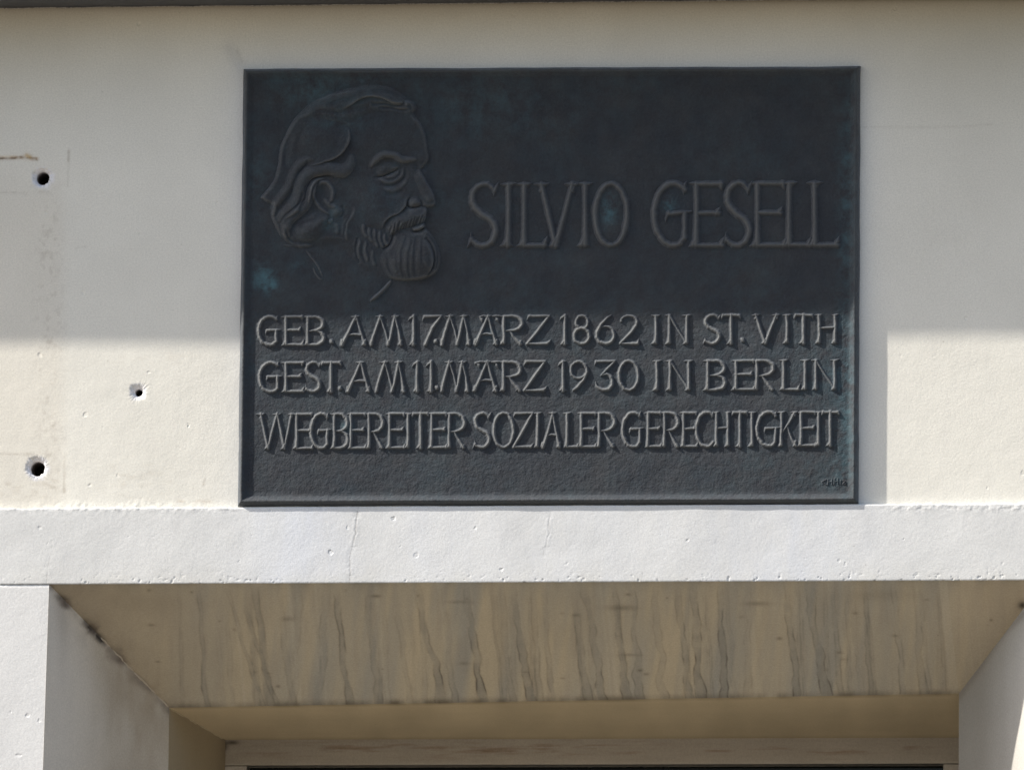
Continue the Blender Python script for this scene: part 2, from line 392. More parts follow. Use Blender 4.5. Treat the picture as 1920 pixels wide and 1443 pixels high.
# row of little broken-off flakes near both edges
fl = np.clip(noise2(px2, py2*1.2, 6, 85, 3)-.38+.16*noise2(px2, py2*0, 120, 89, 2), 0, 1)*np.exp(-np.clip(1092-py2-.006*px2, 0, None)/9.0)
h2 -= 3.8*fl
lump = (1-sst(430, 460, px2)+sst(1640, 1680, px2))*np.exp(-np.abs(py2-952)/5.0)
h2 += lump*1.3*noise2(px2, py2, 7, 86, 4)
h2[0] -= 1.2; h2[1] -= .3; h2[-1] -= .8
grid_obj('lintel', X2, -BW-h2*U, Z2, M_WALL, house, band_col(px2, py2), flip=True)
# its top, running back to the panel
Xt = np.stack([xs2, xs2]); Zt = np.stack([topz+.5*U, topz]); Yt = np.stack([xs2*0+2*U, xs2*0-BW-h2[0]*U])
tpx, tpy = w2p(Xt, Yt, Zt)
grid_obj('lintel_top', Xt, Yt, Zt, M_WALL, house, band_col(tpx, tpy), flip=True)
for a, b in ((XMIN, xa), (xb, XMAX)):
    box('lintel_continuation', a, b, -BW, .05, ZA, ZL, M_STONE, house)

# piers on both sides of the opening
PB = BW-.8*U
ZS = 1.0
def pier_col(px, py):
    c = np.ones(px.shape+(3,))*np.array([.63, .62, .60]); c = c*(1+.02*noise2(px, py, 80, 18, 3)[..., None]); return c
def pier(x0, x1, dense0, dense1, taper):
    xg = np.linspace(dense0, dense1, 70); t = np.linspace(0, 1, 150)
    XG, TG = np.meshgrid(xg, t); zt = ZA-.35*U
    wx_ = noise2(XG/U, TG*0, 6, 19, 2)*.9*U*(TG < .01)
    ZG = zt+wx_-(TG**1.0)*.42
    if taper: XG = XG-taper*(zt-ZG)*((XG-dense0)/(dense1-dense0))
    ppx, ppy = w2p(XG, -PB+0*XG, ZG)
    hh = .6*noise2(ppx, ppy, 90, 87, 2); hh[0] -= 1.5; hh[-1] = 0
    grid_obj('pier', XG, -PB-hh*U, ZG, M_WALL, house, pier_col(ppx, ppy), flip=True)
    zl = zt-.42
    if x0 < dense0: quad('pier_face', [(x0, -PB, zl), (dense0, -PB, zl), (dense0, -PB, zt), (x0, -PB, zt)], M_STONE, house)
    else: pass
    if x1 > dense1: quad('pier_face', [(dense1, -PB, zl), (x1, -PB, zl), (x1, -PB, zt), (dense1, -PB, zt)], M_STONE, house)
    a0, a1 = (min(x0, dense0), dense1-taper*.42) if taper else (dense0, max(x1, dense1))
    quad('pier_face', [(a0, -PB, 0), (a1, -PB, 0), (a1, -PB, zl), (a0, -PB, zl)], M_STONE, house)
pier(XMIN, XL, p2w(-70, 1200, -BW)[0], XL, .020)
pier(XR, XMAX, XR, XR+.25, 0)

# splayed recess
D1, D2 = 271*U, 600*U; SL, SR, SA = 194*U, 180*U, 181*U; S2 = 31*U
Y1 = -BW+D1; Y2 = Y1+D2; ZB = ZA-SA
def stn(c, k, col): k = np.clip(k, 0, 1)[..., None]; return c*(1-k)+k*np.array(col)
_dr = np.random.default_rng(5)
DR = [(_x, _x+_dr.uniform(4, 22), _dr.uniform(3, 6), _dr.uniform(.18, .42)) for _x in _dr.uniform(400, 1760, 34)]+[(335, 345, 4, .35), (372, 390, 6, .75), (425, 497, 5, .6), (452, 520, 5, .6), (478, 507, 8, .8), (524, 548, 6, .35), (560, 552, 9, .4), (612, 600, 8, .5), (630, 655, 7, 1.0), (688, 710, 8, .55),
      (741, 770, 6, .35), (781, 830, 9, .9), (832, 850, 7, .5), (876, 904, 9, 1.0), (940, 958, 7, .4), (962, 995, 8, .95), (997, 1012, 7, .45), (1020, 1034, 6, .5), (1074, 1100, 8, .6),
      (1096, 1134, 9, .8), (1150, 1176, 8, .85), (1186, 1200, 8, .6), (1225, 1244, 9, .5), (1270, 1294, 7, .7), (1300, 1318, 9, 1.0), (1349, 1360, 7, 1.0), (1404, 1402, 8, .4),
      (1474, 1496, 8, .9), (1516, 1548, 10, .9), (1560, 1576, 6, .5), (1624, 1632, 5, .45), (1676, 1692, 7, .5), (1718, 1732, 8, .45), (1765, 1760, 5, .2)]
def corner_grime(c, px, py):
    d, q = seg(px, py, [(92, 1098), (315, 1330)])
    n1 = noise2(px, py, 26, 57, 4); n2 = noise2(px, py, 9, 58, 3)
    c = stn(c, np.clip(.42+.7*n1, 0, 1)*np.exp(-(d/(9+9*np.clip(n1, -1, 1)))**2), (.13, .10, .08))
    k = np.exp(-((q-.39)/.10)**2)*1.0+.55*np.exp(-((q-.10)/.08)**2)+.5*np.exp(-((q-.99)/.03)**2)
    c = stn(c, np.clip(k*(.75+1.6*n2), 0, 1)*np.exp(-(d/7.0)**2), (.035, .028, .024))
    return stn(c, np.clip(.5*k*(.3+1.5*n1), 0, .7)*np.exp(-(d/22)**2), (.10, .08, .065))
def soffit_col(px, py, t):
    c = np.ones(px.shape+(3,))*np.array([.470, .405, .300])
    c = c*(1+.05*noise2(px, py, 90, 23, 4)[..., None])
    # grey film thickest in the middle and at the front
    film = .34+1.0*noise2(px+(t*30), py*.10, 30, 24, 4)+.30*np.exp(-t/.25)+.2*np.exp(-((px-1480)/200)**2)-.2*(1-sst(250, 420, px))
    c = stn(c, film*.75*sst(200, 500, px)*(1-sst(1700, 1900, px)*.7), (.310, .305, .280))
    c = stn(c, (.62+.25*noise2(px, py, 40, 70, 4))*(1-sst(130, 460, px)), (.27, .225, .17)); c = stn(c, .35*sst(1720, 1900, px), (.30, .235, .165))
    c = stn(c, np.clip(.4*noise2(px, py*.15, 12, 25, 3), 0, .35), (.30, .26, .21))
    n3 = noise2(px-t*18+6*noise2(t*4, px/40, 1, 60, 2), t*1.2, 8, 61, 3)*noise2(px, t*0, 60, 62, 2); 
    c = stn(c, np.clip(.10*np.abs(n3)*2.2+.05*noise2(px-t*20, t*.8, 5, 63, 2), 0, .5)*sst(350, 480, px)*(1-sst(1780, 1880, px)), (.235, .215, .18))
    c = stn(c, np.clip(.8*noise2(px-t*22+40, t*1.0, 11, 64, 2)-.25, 0, .30)*sst(350, 480, px), (.520, .470, .380))
    for k, (a, b, wd, s) in enumerate(DR):
        wob = noise2(t*5+k*3.1, t*0+k, 1, 26, 3)*wd*1.0
        cx = a+(b-a)*t**1.15+wob*(.3+t)
        sd_ = px > cx
        ww = wd*(.70+.55*noise2(t*7+k+sd_*5.3, t*0+k*2.3+sd_*2.7, 1, 27, 3)+.25*sst(.75, 1, t))
        dd = np.abs(px-cx); ol = np.clip(.55+1.2*noise2(t*9+k*1.7+sd_*3.9, t*0+k+sd_*1.9, 1, 47, 3), 0, 1); st_ = s*(.45+.55*t)*(.75+.4*noise2(px, py, 14, 28, 2))*sst(-.02, .12+.1*((k*37) % 5)/5, t)
        c = stn(c, .72*st_*(1-sst(ww*.6, ww*1.15, dd)), (.215, .208, .186))
        c = stn(c, np.clip(1.05*ol*st_, 0, .95)*np.exp(-((dd-ww)/1.5)**2), (.085, .072, .058))
    # smudges, spots, back seam dirt
    for k in range(34):
        sx, sy = rng.uniform(130, 1880), rng.uniform(1105, 1290); c = stn(c, rng.uniform(.2, .6)*np.exp(-((px-sx)/rng.uniform(2, 7))**2-((py-sy)/rng.uniform(1.2, 3))**2), (.12, .10, .07))
    for (sx, sy, ww, hh, k) in ((1165, 1139, 26, 5, .5), (1180, 1227, 22, 2.5, .4), (1420, 1131, 24, 4, .45), (860, 1128, 22, 3, .35), (540, 1160, 12, 4, .4), (870, 1243, 10, 3, .4), (1200, 1256, 5, 2.5, .7), (1080, 1153, 7, 3, .5), (270, 1130, 60, 20, .18), (1650, 1115, 60, 12, .22)):
        c = stn(c, k*np.exp(-((px-sx)/ww)**2-((py-sy)/hh)**2), (.13, .115, .085))
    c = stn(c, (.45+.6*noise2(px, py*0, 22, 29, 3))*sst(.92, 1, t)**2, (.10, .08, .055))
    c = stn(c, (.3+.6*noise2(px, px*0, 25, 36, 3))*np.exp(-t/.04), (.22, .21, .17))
    c = corner_grime(c, px, py)
    c = stn(c, .9*np.exp(-((px-1917)/8)**2-((py-1134)/7)**2), (.03, .025, .02))
    return np.clip(c, .01, .8)
def patch(name, P00, P10, P01, P11, na, nb, colf, mat=M_REVEAL, wob=.5, keys=(), flip=False):
    a = np.linspace(0, 1, na); b = np.linspace(0, 1, nb); A, B = np.meshgrid(a, b)
    P = [np.array(q) for q in (P00, P10, P01, P11)]
    V = (P[0]*(1-A[..., None])+P[1]*A[..., None])*(1-B[..., None])+(P[2]*(1-A[..., None])+P[3]*A[..., None])*B[..., None]
    nrm = np.cross(P[1]-P[0], P[2]-P[0]); nrm = nrm/np.linalg.norm(nrm)
    ppx, ppy = w2p(V[..., 0], V[..., 1], V[..., 2])
    hh = noise2(ppx, ppy, 60, 88, 3)*wob*4*A*(1-A)*4*B*(1-B)
    V = V+nrm*(hh*U)[..., None]
    V, f, c = compact(V, grid_faces(nb, na, flip=flip), colf(ppx, ppy, B, A)); return mesh_obj(name, V, f, mat, house, c)
Lt = (XL, -BW, ZA); Rt = (XR, -BW, ZA); Li = (XL+SL, Y1, ZB-22*U); Ri = (XR-SR, Y1, ZB)
ZF = ZB-17*U; Lb = (XL+SL+S2, Y2, ZF); Rb = (XR-SR-S2, Y2, ZF)
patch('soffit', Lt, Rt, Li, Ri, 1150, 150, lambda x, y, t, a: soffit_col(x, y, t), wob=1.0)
def soff2(px, py, t, a):
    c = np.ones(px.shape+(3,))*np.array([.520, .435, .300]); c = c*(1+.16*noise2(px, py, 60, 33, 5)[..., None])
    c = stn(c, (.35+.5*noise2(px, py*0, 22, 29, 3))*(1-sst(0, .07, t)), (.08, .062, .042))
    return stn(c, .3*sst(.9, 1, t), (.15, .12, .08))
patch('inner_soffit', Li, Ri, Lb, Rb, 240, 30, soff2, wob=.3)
def jambL(px, py, t, a):        # t: 0 front .. 1 back ; a: 0 top .. 1 bottom
    c = np.ones(px.shape+(3,))*np.array([.590, .540, .470]); c = c*(1+.04*noise2(px*2, py*.3, 30, 34, 4)[..., None])
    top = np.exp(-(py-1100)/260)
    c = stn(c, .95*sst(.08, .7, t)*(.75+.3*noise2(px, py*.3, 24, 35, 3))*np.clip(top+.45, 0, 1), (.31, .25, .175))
    c = stn(c, .4*np.exp(-((px-118)/14)**2)*np.exp(-np.clip(py-1110, 0, None)/110)*(.8+.5*noise2(px, py*.3, 12, 59, 3)), (.17, .14, .12))
    c = corner_grime(c, px, py)
    return np.clip(c, .01, .8)
def jambR(px, py, t, a):
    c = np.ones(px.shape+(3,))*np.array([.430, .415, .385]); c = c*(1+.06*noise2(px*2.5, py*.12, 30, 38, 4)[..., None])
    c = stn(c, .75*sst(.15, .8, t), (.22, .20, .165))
    d, _ = seg(px, py, [(1920, 1150), (1880, 1187), (1795, 1310)]); c = stn(c, .4*np.exp(-(d/7)**2), (.14, .11, .08))
    return np.clip(c, .01, .8)
ZJ = ZA-.62
tp = .020*.62
patch('jamb', (XL, -BW, ZA), (XL-tp, -BW, ZJ), Li, (XL+SL, Y1, ZJ), 150, 90, jambL, wob=1.0, flip=True)
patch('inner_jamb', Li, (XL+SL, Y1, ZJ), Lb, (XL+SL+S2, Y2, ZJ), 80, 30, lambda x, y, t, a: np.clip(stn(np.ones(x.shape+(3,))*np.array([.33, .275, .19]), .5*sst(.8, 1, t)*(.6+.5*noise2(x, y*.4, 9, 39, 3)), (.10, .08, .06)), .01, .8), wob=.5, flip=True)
patch('jamb', (XR, -BW, ZA), (XR, -BW, ZJ), Ri, (XR-SR, Y1, ZJ), 150, 90, jambR, wob=1.0)
patch('inner_jamb', Ri, (XR-SR, Y1, ZJ), Rb, (XR-SR-S2, Y2, ZJ), 40, 20, jambR, wob=.5)
for (x0, x1, y0, y1) in ((XL-tp, XL+SL, -BW, Y1), (XL+SL, XL+SL+S2, Y1, Y2), (XR, XR-SR, -BW, Y1), (XR-SR, XR-SR-S2, Y1, Y2)):
    quad('lower_jamb', [(x0, y0, ZS), (x1, y1, ZS), (x1, y1, ZJ), (x0, y0, ZJ)], M_PLAIN, house)
# raised filler bead in the left corner seams, and a crumbled corner where the frame meets the plaster
def tube(name, pts, r, mat, parent, col=(.42, .36, .27), seg_n=8, seed=1):
    pts = [np.array(p, float) for p in pts]; V = []
    for i, p in enumerate(pts):
        t = pts[min(i+1, len(pts)-1)]-pts[max(i-1, 0)]; t /= np.linalg.norm(t)+1e-12
        a = np.cross(t, (0, 1, .3)); a /= np.linalg.norm(a); b = np.cross(t, a)
        rr = r*(1+.35*float(noise2(np.array([i*.8]), np.array([seed*3.]), 1, 44, 2)[0]))*(1 if 0 < i < len(pts)-1 else .15)
        for k in range(seg_n):
            an = 2*math.pi*k/seg_n; V.append(p+rr*(math.cos(an)*a+math.sin(an)*b))
    f = [(i*seg_n+k, i*seg_n+(k+1) % seg_n, (i+1)*seg_n+(k+1) % seg_n, (i+1)*seg_n+k) for i in range(len(pts)-1) for k in range(seg_n)]
    return mesh_obj(name, V, f, mat, parent, np.tile(col, (len(V), 1)))
def lerp(a, b, t): return np.array(a)*(1-t)+np.array(b)*t
tube('seam_filler', [lerp(Lt, Li, t)+rng.normal(0, .0007, 3) for t in np.linspace(.42, 1.0, 30)], 1.7*U, M_REVEAL, house, (.42, .36, .28))
tube('seam_filler', [lerp(Li, Lb, t)+rng.normal(0, .0006, 3) for t in np.linspace(0, .96, 26)], 1.8*U, M_REVEAL, house, (.46, .40, .28), seed=2)

# window: frame, pane and dark room
win = bpy.data.objects.new('window', None); C.objects.link(win); win.parent = house
FW = 45*U; FT = .06
def frame_col(px, py):
    c = np.ones(px.shape+(3,))*np.array([.435, .405, .370]); c = c*(1+.05*noise2(px*.3, py*1.5, 14, 45, 4)[..., None])
    k = np.clip(noise2(px*.14, py*1.1, 9, 46, 4)+.45*noise2(px*.05, py*1.6, 3, 48, 3)+.34*np.exp(-((px-720)/280)**2)+.06*np.exp(-((px-1350)/200)**2)-.20, 0, 1)*np.exp(-((py-1403)/13)**2)
    c = stn(c, 1.3*k, (.25, .175, .12))
    c = stn(c, np.clip(.25*noise2(px*.04, py, 2.5, 49, 3), 0, .3), (.30, .26, .21))
    c = stn(c, np.exp(-((px-416)/10)**2-((py-1398)/9)**2)+.8*np.exp(-((px-436)/12)**2-((py-1391)/4)**2), (.03, .025, .02))
    return np.clip(c, .01, .8)
def bar(name, x0, x1, z0, z1, y0, th, na, nb):
    A, B = np.meshgrid(np.linspace(0, 1, na), np.linspace(0, 1, nb)); X = x0+(x1-x0)*A; Z = z1+(z0-z1)*B
    e = np.minimum(np.minimum(A, 1-A)*(x1-x0), np.minimum(B, 1-B)*(z1-z0)); bev = 2.5*U
    Y = y0+np.clip(bev-e, 0, bev)*.8
    # a shallow moulding step along the bar
    qx, qy = w2p(X, Y, Z); Vf = np.stack([X, Y, Z], -1).reshape(-1, 3); n0 = len(Vf)
    f = grid_faces(nb, na, flip=True)
    i = np.arange(na*nb).reshape(nb, na); rim = np.concatenate([i[0], i[1:, -1], i[-1, ::-1][1:], i[::-1, 0][1:-1]])
    back = Vf[rim].copy(); back[:, 1] = y0+th; V = np.vstack([Vf, back]); k = len(rim)
    side = np.array([(rim[j], n0+j, n0+(j+1) % k, rim[(j+1) % k]) for j in range(k)])
    cc = np.concatenate([frame_col(qx, qy).reshape(-1, 3), np.tile((.3, .26, .22), (k, 1))])
    return mesh_obj(name, V, np.vstack([f, side]), M_FRAME, win, cc)
wx0, wx1 = XL+SL+S2-.002, XR-SR-S2+.002
bar('frame_head', wx0, wx1, ZF-50*U, ZF+.004, Y2, FT, 500, 26)
bar('frame_stile', wx0, wx0+FW, ZS, ZF-50*U-.001, Y2, FT, 14, 60)
bar('frame_stile', wx1-FW, wx1, ZS, ZF-50*U-.001, Y2, FT, 14, 60)
bar('frame_rail', wx0+FW+.001, wx1-FW-.001, ZS, ZS+FW, Y2, FT, 40, 10)
mid = (wx0+wx1)/2
bar('mullion', mid-.03, mid+.03, ZS+FW+.001, ZB-.47, Y2+.005, FT, 8, 40)
box('transom', wx0+FW+.001, wx1-FW-.001, Y2+.008, Y2+.06, ZB-.468, ZB-.42, M_PLAIN, win)
box('pane', wx0+.02, wx1-.02, Y2+.035, Y2+.041, ZS+.02, ZB-.03, M_GLASS, win)
box('sill', XL-.05, XR+.05, -BW-.06, Y2+.05, ZS-.05, ZS, M_PLAIN, house, .006)
quad('apron_wall', [(XL-tp-.02, -PB, 0), (XR, -PB, 0), (XR, -PB, ZS-.05), (XL-tp-.02, -PB, ZS-.05)], M_PLAIN, house)
# sides, top and back of the building mass
box('side_wall', XMIN, XMIN+.02, .002, 3, 0, ZTOP, M_PLAIN, house); box('side_wall', XMAX-.02, XMAX, .002, 3, 0, ZTOP, M_PLAIN, house)
box('roof_slab', XMIN-.05, XMAX+.05, -.04, 3.05, ZTOP, ZTOP+.15, M_PLAIN, house); box('rear_wall', XMIN, XMAX, 3, 3.02, 0, ZTOP, M_PLAIN, house)

# dark painted metal ledge above, whose shadow falls across the plaque
zsh = p2w(250, 648, 0)[1]; LD = (ZE-zsh)/RZ
def ledge():
    n = 200; x = np.linspace(XMIN, XMAX, n); V = []
    prof = [(.004, 0), (-LD+.004, .000), (-LD, .003), (-LD, .045), (-LD+.004, .049), (.004, .075)]
    for xx in x:
        for (y, z) in prof: V.append((xx, y+.0006*math.sin(xx*9)*(y < -.05), ZE+z+.0018*(xx+.45)))
    k = len(prof); f = [(i*k+j, (i+1)*k+j, (i+1)*k+j+1, i*k+j+1) for i in range(n-1) for j in range(k-1)]
    return mesh_obj('metal_ledge', V, f, M_METAL, house, smooth=False)
ledge()
tube('sealant_bead', [(x, -.0012, ZE-.0006+.0018*(x+.45)+.0003*math.sin(x*70)+rng.normal(0, .0002)) for x in np.linspace(XMIN+.1, XMAX-.1, 500)], 1.3*U, M_BEAD, house, (.3, .3, .3))
adopt(house)
for ch in house.children:
    for g2 in ch.children: pass

# ------------------------------------------------------------------ plaque
PL = 12.0; TT = 18.4         # plate face and frame crest, in px-units in front of the wall panel
pc = p2w(1028, 535, 0)
plaque = empty('memorial_plaque', (pc[0], 0, p2w(1028, 947, 0)[1]), 'dark bronze memorial plaque with raised lettering and a bearded head in relief', 'plaque')
TL, TR, BR, BL = (455.5, 128), (1613, 123), (1609, 943.5), (444.5, 948)
def blend(u, v, q=(TL, TR, BR, BL)):
    x = (q[0][0]*(1-u)+q[1][0]*u)*(1-v)+(q[3][0]*(1-u)+q[2][0]*u)*v
    y = (q[0][1]*(1-u)+q[1][1]*u)*(1-v)+(q[3][1]*(1-u)+q[2][1]*u)*v
    return x, y
PATS = [(495, 522, 20, 26, 1.0), (508, 533, 12, 8, 1.2), (560, 500, 14, 8, .25), (1143, 395, 14, 26, .9), (1255, 384, 12, 12, .9), (1590, 330, 20, 190, .32), (1585, 600, 14, 260, .28), (1560, 700, 60, 60, .2), (1590, 790, 20, 130, .35),
        (590, 165, 90, 40, .28), (480, 340, 22, 60, .2), (900, 200, 160, 60, .22), (700, 380, 60, 40, .18), (620, 420, 20, 12, .5), (470, 640, 10, 60, .15), (650, 800, 14, 10, .5), (840, 800, 40, 30, .15), (1570, 880, 40, 30, .3)]
def plaque_col(px, py):
    g = np.zeros(px.shape)+.10+.10*noise2(px, py, 120, 51, 4)
    for (x, y, a, b, k) in PATS: g = g+k*np.exp(-((px-x)/a)**2-((py-y)/b)**2)
    w_ = np.zeros(px.shape)+.07*np.clip(noise2(px, py, 30, 56, 4), 0, 1)
    return np.stack([np.clip(g, 0, 1), w_, w_], -1)
# frame profile: distance inwards from the outer edge -> height above the wall
prof = [(0, -2), (.6, 6), (2.2, 11), (6.0, 17.4), (7.6, TT), (9.4, TT-.2), (11.2, TT-1.6), (17.0, PL+1.0), (19.5, PL), (24, PL)]
def plate():
    def h(d): return np.interp(d, [p[0] for p in prof], [p[1] for p in prof])
    core_u = np.arange(24, 1157-24, 3.4); du = np.array([p[0] for p in prof]+[1., 4., 12.5, 14.5, 5, 8.5]); du = np.unique(du)[:-1]
    ux = np.concatenate([du, core_u, (1157-du)[::-1]]); vy = np.concatenate([du, np.arange(24, 819-24, 3.4), (819-du)[::-1]])
    UU, VV = np.meshgrid(ux, vy); d = np.minimum(np.minimum(UU, 1157-UU), np.minimum(VV, 819-VV))
    qx, qy = blend(UU/1157, VV/819)
    hh = h(d)
    wav = np.exp(-(d/6)**2)
    qx = qx+wav*1.0*noise2(qy, qx*0+3, 60, 52, 3)*(np.minimum(UU, 1157-UU) < 12); qy = qy+wav*.9*noise2(qx, qy*0+5, 70, 53, 3)*(np.minimum(VV, 819-VV) < 12)
    hh = hh+.35*noise2(qx, qy, 34, 54, 3)*(d > 1)+.9*(noise2(qx, qy, 260, 55, 2))*(d > 20)
    x, z = p2w(qx, qy, -PL*U)
    pcl = plaque_col(qx, qy); pcl[..., 1] += .30*np.exp(-((d-8)/2.0)**2)*(.8+.5*noise2(qx, qy, 25, 68, 3))+.10*(d < 7)  # paler crest and outer bevel: wear plus a rim highlight put into the colour
    return grid_obj('cast_plate', x, -hh*U, z, M_BRONZE, plaque, pcl, flip=True)
plate()
def relief_noise(px, py): return .9*noise2(px, py, 260, 55, 2)

# ---- lettering: sculpted ridge strokes, one mesh per character
def arc(cx, cy, rx, ry, a0, a1, n=18, w0=1.0, w1=1.0, wm=None):
    out = []
    for i in range(n+1):
        t = i/n; a = R(a0+(a1-a0)*t); wv = w0+(w1-w0)*t
        if wm is not None: wv += (wm-(w0+w1)/2)*math.sin(math.pi*t)
        out.append((cx+rx*math.cos(a), cy-ry*math.sin(a), wv))
    return out
def glyph(ch, w, h, s):
    """strokes [(x, y, width)...] in px, y downwards from the cap line; s = serif length"""
    K = []; L = lambda *p: K.append(list(p))
    def foot(x, l=1.0, r=.75):       # serif at the base line
        L((x, h-s*.95, 1.0), (x-l*s*.45, h-1.0, .95), (x-l*s*1.1, h+1.2, .22)); L((x, h-s*.7, .8), (x+r*s*.5, h-.8, .5), (x+r*s, h+.6, .18))
    def cap(x, l=1.0, r=1.0): L((x-l*s, .6, .3), (x-l*s*.5, .9, .6), (x, 1.3, .8), (x+r*s*.5, .6, .65), (x+r*s*1.1, -.9, .2)); L((x, s*.9, .8), (x+r*s*.4, s*.25, .4), (x+r*s*.8, 0, .2))
    def stem(x, l=1., r=.75, cl=1., cr=1., a=1.0): L((x-.2, 2.2, 1.0*a), (x+.4, h*.3, .95*a), (x+.2, h*.7, 1.0*a), (x-.3, h-2.0, 1.25*a)); foot(x, l, r); (cl or cr) and cap(x, cl, cr)
    def arm(x0, x1, y, up=0, dn=0, a=.9):      # horizontal arm with a spur at its end
        L((x0, y, a), (x1-s*.4, y, a*.95), (x1, y, a*1.1))
        if up: L((x1-s*.25, y, 1.1*a), (x1+s*.05, y-up*s*.55, .75), (x1+s*.3, y-up*s*1.15, .2))
        if dn: L((x1-s*.1, y, 1.1*a), (x1+s*.05, y+dn*s*.5, .75), (x1+s*.2, y+dn*s*1.0, .2))
    if ch == 'I': stem(w*.5, 1.05, .7)
    elif ch in 'EL':
        x = w*.20 if ch == 'E' else w*.26
        stem(x, x/s if ch == 'E' else .9, .3, min(1.0, x/s), 1.0)
        arm(x, w-s*.15, h-.5, up=1)
        if ch == 'E': arm(x, w-s*.35, .8, dn=.85); arm(x, w*.84, h*.48, up=.7, dn=.0)
    elif ch == 'T':
        x = w*.5; L((x, 0, 1.1), (x, h*.7, 1.0), (x, h, 1.3)); foot(x); L((s*.2, .8, .9), (w*.5, .6, .9), (w-s*.2, .8, .95))
        L((s*.3, .5, 1.0), (0, s*.5, .75), (-s*.12, s*1.05, .2)); L((w-s*.3, .5, 1.0), (w, s*.45, .8), (w+s*.25, s*1.0, .2))
    elif ch == 'H':
        a, b = w*.2, w*.84; stem(a, .9, .6, 1, .6); stem(b, .8, .6, .6, .8); L((a, h*.47, .8), (w*.5, h*.46, .7), (b, h*.45, .8))
    elif ch == 'N':
        a, b = w*.18, w*.82; stem(a, .9, .5, 1., .4); stem(b, .8, .4, 1., 1.0); L((a, 1, .9), (w*.5, h*.5, .6), (b, h-2, .7))
    elif ch in 'MW':
        p = [(.16, h), (.40, 0), (.62, h), (.80, 0), (.93, h)] if ch == 'M' else None
        if ch == 'M':
            a = [(w*.03, h), (w*.30, 0), (w*.56, h), (w*.74, 0), (w*.95, h)]
            L((a[1][0], 0, .9), (a[0][0]+w*.06, h*.75, 1.0), (a[0][0], h+.5, 1.05)); L((a[1][0], 1, .8), (w*.45, h*.5, .55), (a[2][0], h-1, .75))
            L((a[3][0], 0, .9), (w*.61, h*.72, .95), (a[2][0]-w*.02, h+.4, .95)); L((a[3][0], 1, .8), (w*.86, h*.5, .6), (a[4][0]-w*.03, h, 1.2))
            foot(a[4][0]-w*.03, .6, .4); foot(a[2][0], .5, .3); foot(a[0][0]+1, .3, .5); cap(a[1][0], 1.1, .7); cap(a[3][0], .8, .9)
        else:
            a = [(w*.10, 0), (w*.30, h), (w*.54, 0), (w*.74, h), (w*.93, 0)]
            for i in range(4):
                L((a[i][0], a[i][1], .9), ((a[i][0]+a[i+1][0])/2, h*.5, .85 if i % 2 else .95), (a[i+1][0], a[i+1][1], .9))
            foot(a[1][0], .9, .3); foot(a[3][0], .9, .3); cap(a[0][0], 1., 1.); cap(a[2][0], 1., 1.); cap(a[4][0], .9, .8)
    elif ch in 'AV':
        if ch == 'A':
            ax = w*.58; L((ax, 0, .8), (w*.30, h*.55, .9), (w*.05, h, 1.2)); L((ax, 0, .8), (w*.75, h*.5, .75), (w*.93, h, 1.05)); L((w*.24, h*.66, .6), (w*.5, h*.63, .75), (w*.82, h*.66, .7))
            cap(ax-1, 1.0, .9); foot(w*.06, .6, .5); foot(w*.93, .8, .35)
        else:
            bx = w*.48; L((w*.12, 0, .9), (w*.3, h*.5, 1.0), (bx, h, 1.0)); L((w*.88, 0, .9), (w*.68, h*.5, .9), (bx, h, 1.0)); cap(w*.12, .9, 1.); cap(w*.88, 1., .9); foot(bx, .9, .1)
    elif ch in 'BPR':
        x = w*.18; stem(x, .95, .4, 1, 0.2)
        m = h*.50 if ch == 'B' else h*.52
        rx = w*(.60 if ch == 'B' else .64); cx = x+(.28*w)
        K.append([(x, .8, .9), (cx, .6, .85)]+arc(cx, m/2+.4, rx-.02*w-.12*w, m/2-.2, 88, -88, 16, .85, .75, 1.15)+[(x+w*.06, m+.6, .5)])
        if ch == 'B': K.append([(x+w*.15, m, .5)]+arc(cx+.02*w, (m+h)/2, rx-.04*w-.08*w, (h-m)/2-.2, 85, -88, 16, .6, .95, 1.2)+[(x, h-.4, .9)])
        else: L((x+w*.24, m+.5, .5), (w*.62, h*.74, .75), (w*.90, h-.5, 1.1)); L((w*.88, h-2, .9), (w*1.0, h-.3, .3)); L((w*.88, h-s*.5, .9), (w*.74, h+.3, .25))
    elif ch in 'CG':
        cx, cy = w*.54, h*.5
        K.append(arc(cx, cy, w*.52, h*.5, 52, 180, 16, .85, 1.1, 1.1)+arc(cx, cy, w*.52, h*.5, 180, 292 if ch == 'G' else 312, 16, 1.1, .95, 1.05)[1:])
        L((w*.82, h*.09, .9), (w*.86, h*.02, .6), (w*.90, -h*.03, .2)); L((w*.83, h*.07, .9), (w*.82, h*.17, .25))
        if ch == 'G':
            gx = w*.84; L((w*.66, h-.6, .9), (gx-w*.08, h*.93, .95), (gx, h*.87, .95)); L((gx, h*.49, 1.0), (gx-.3, h*.7, .9), (gx, h*.88, 1.0)); L((w*.40, h*.49, .85), (w*.7, h*.48, .85), (w*1.02, h*.46, .35)); L((w*.42, h*.47, .8), (w*.36, h*.56, .6), (w*.345, h*.62, .2))
    elif ch == 'O' or ch == '0':
        K.append(arc(w*.5, h*.5, w*.47, h*.5, 90, 270, 20, .8, .8, 1.12)); K.append(arc(w*.5, h*.5, w*.47, h*.5, 90, -90, 20, .8, .8, 1.05))
    elif ch == 'S':
        pts = [(w*.86, h*.10), (w*.62, h*.0), (w*.34, h*.03), (w*.16, h*.17), (w*.20, h*.34), (w*.46, h*.49), (w*.76, h*.60), (w*.88, h*.76), (w*.76, h*.93), (w*.50, h*1.0), (w*.24, h*.96), (w*.12, h*.90)]
        sp_ = smooth_path(pts, 4); n = len(sp_); K.append([(x, y, .72+.5*math.sin(math.pi*i/(n-1))) for i, (x, y) in enumerate(sp_)])
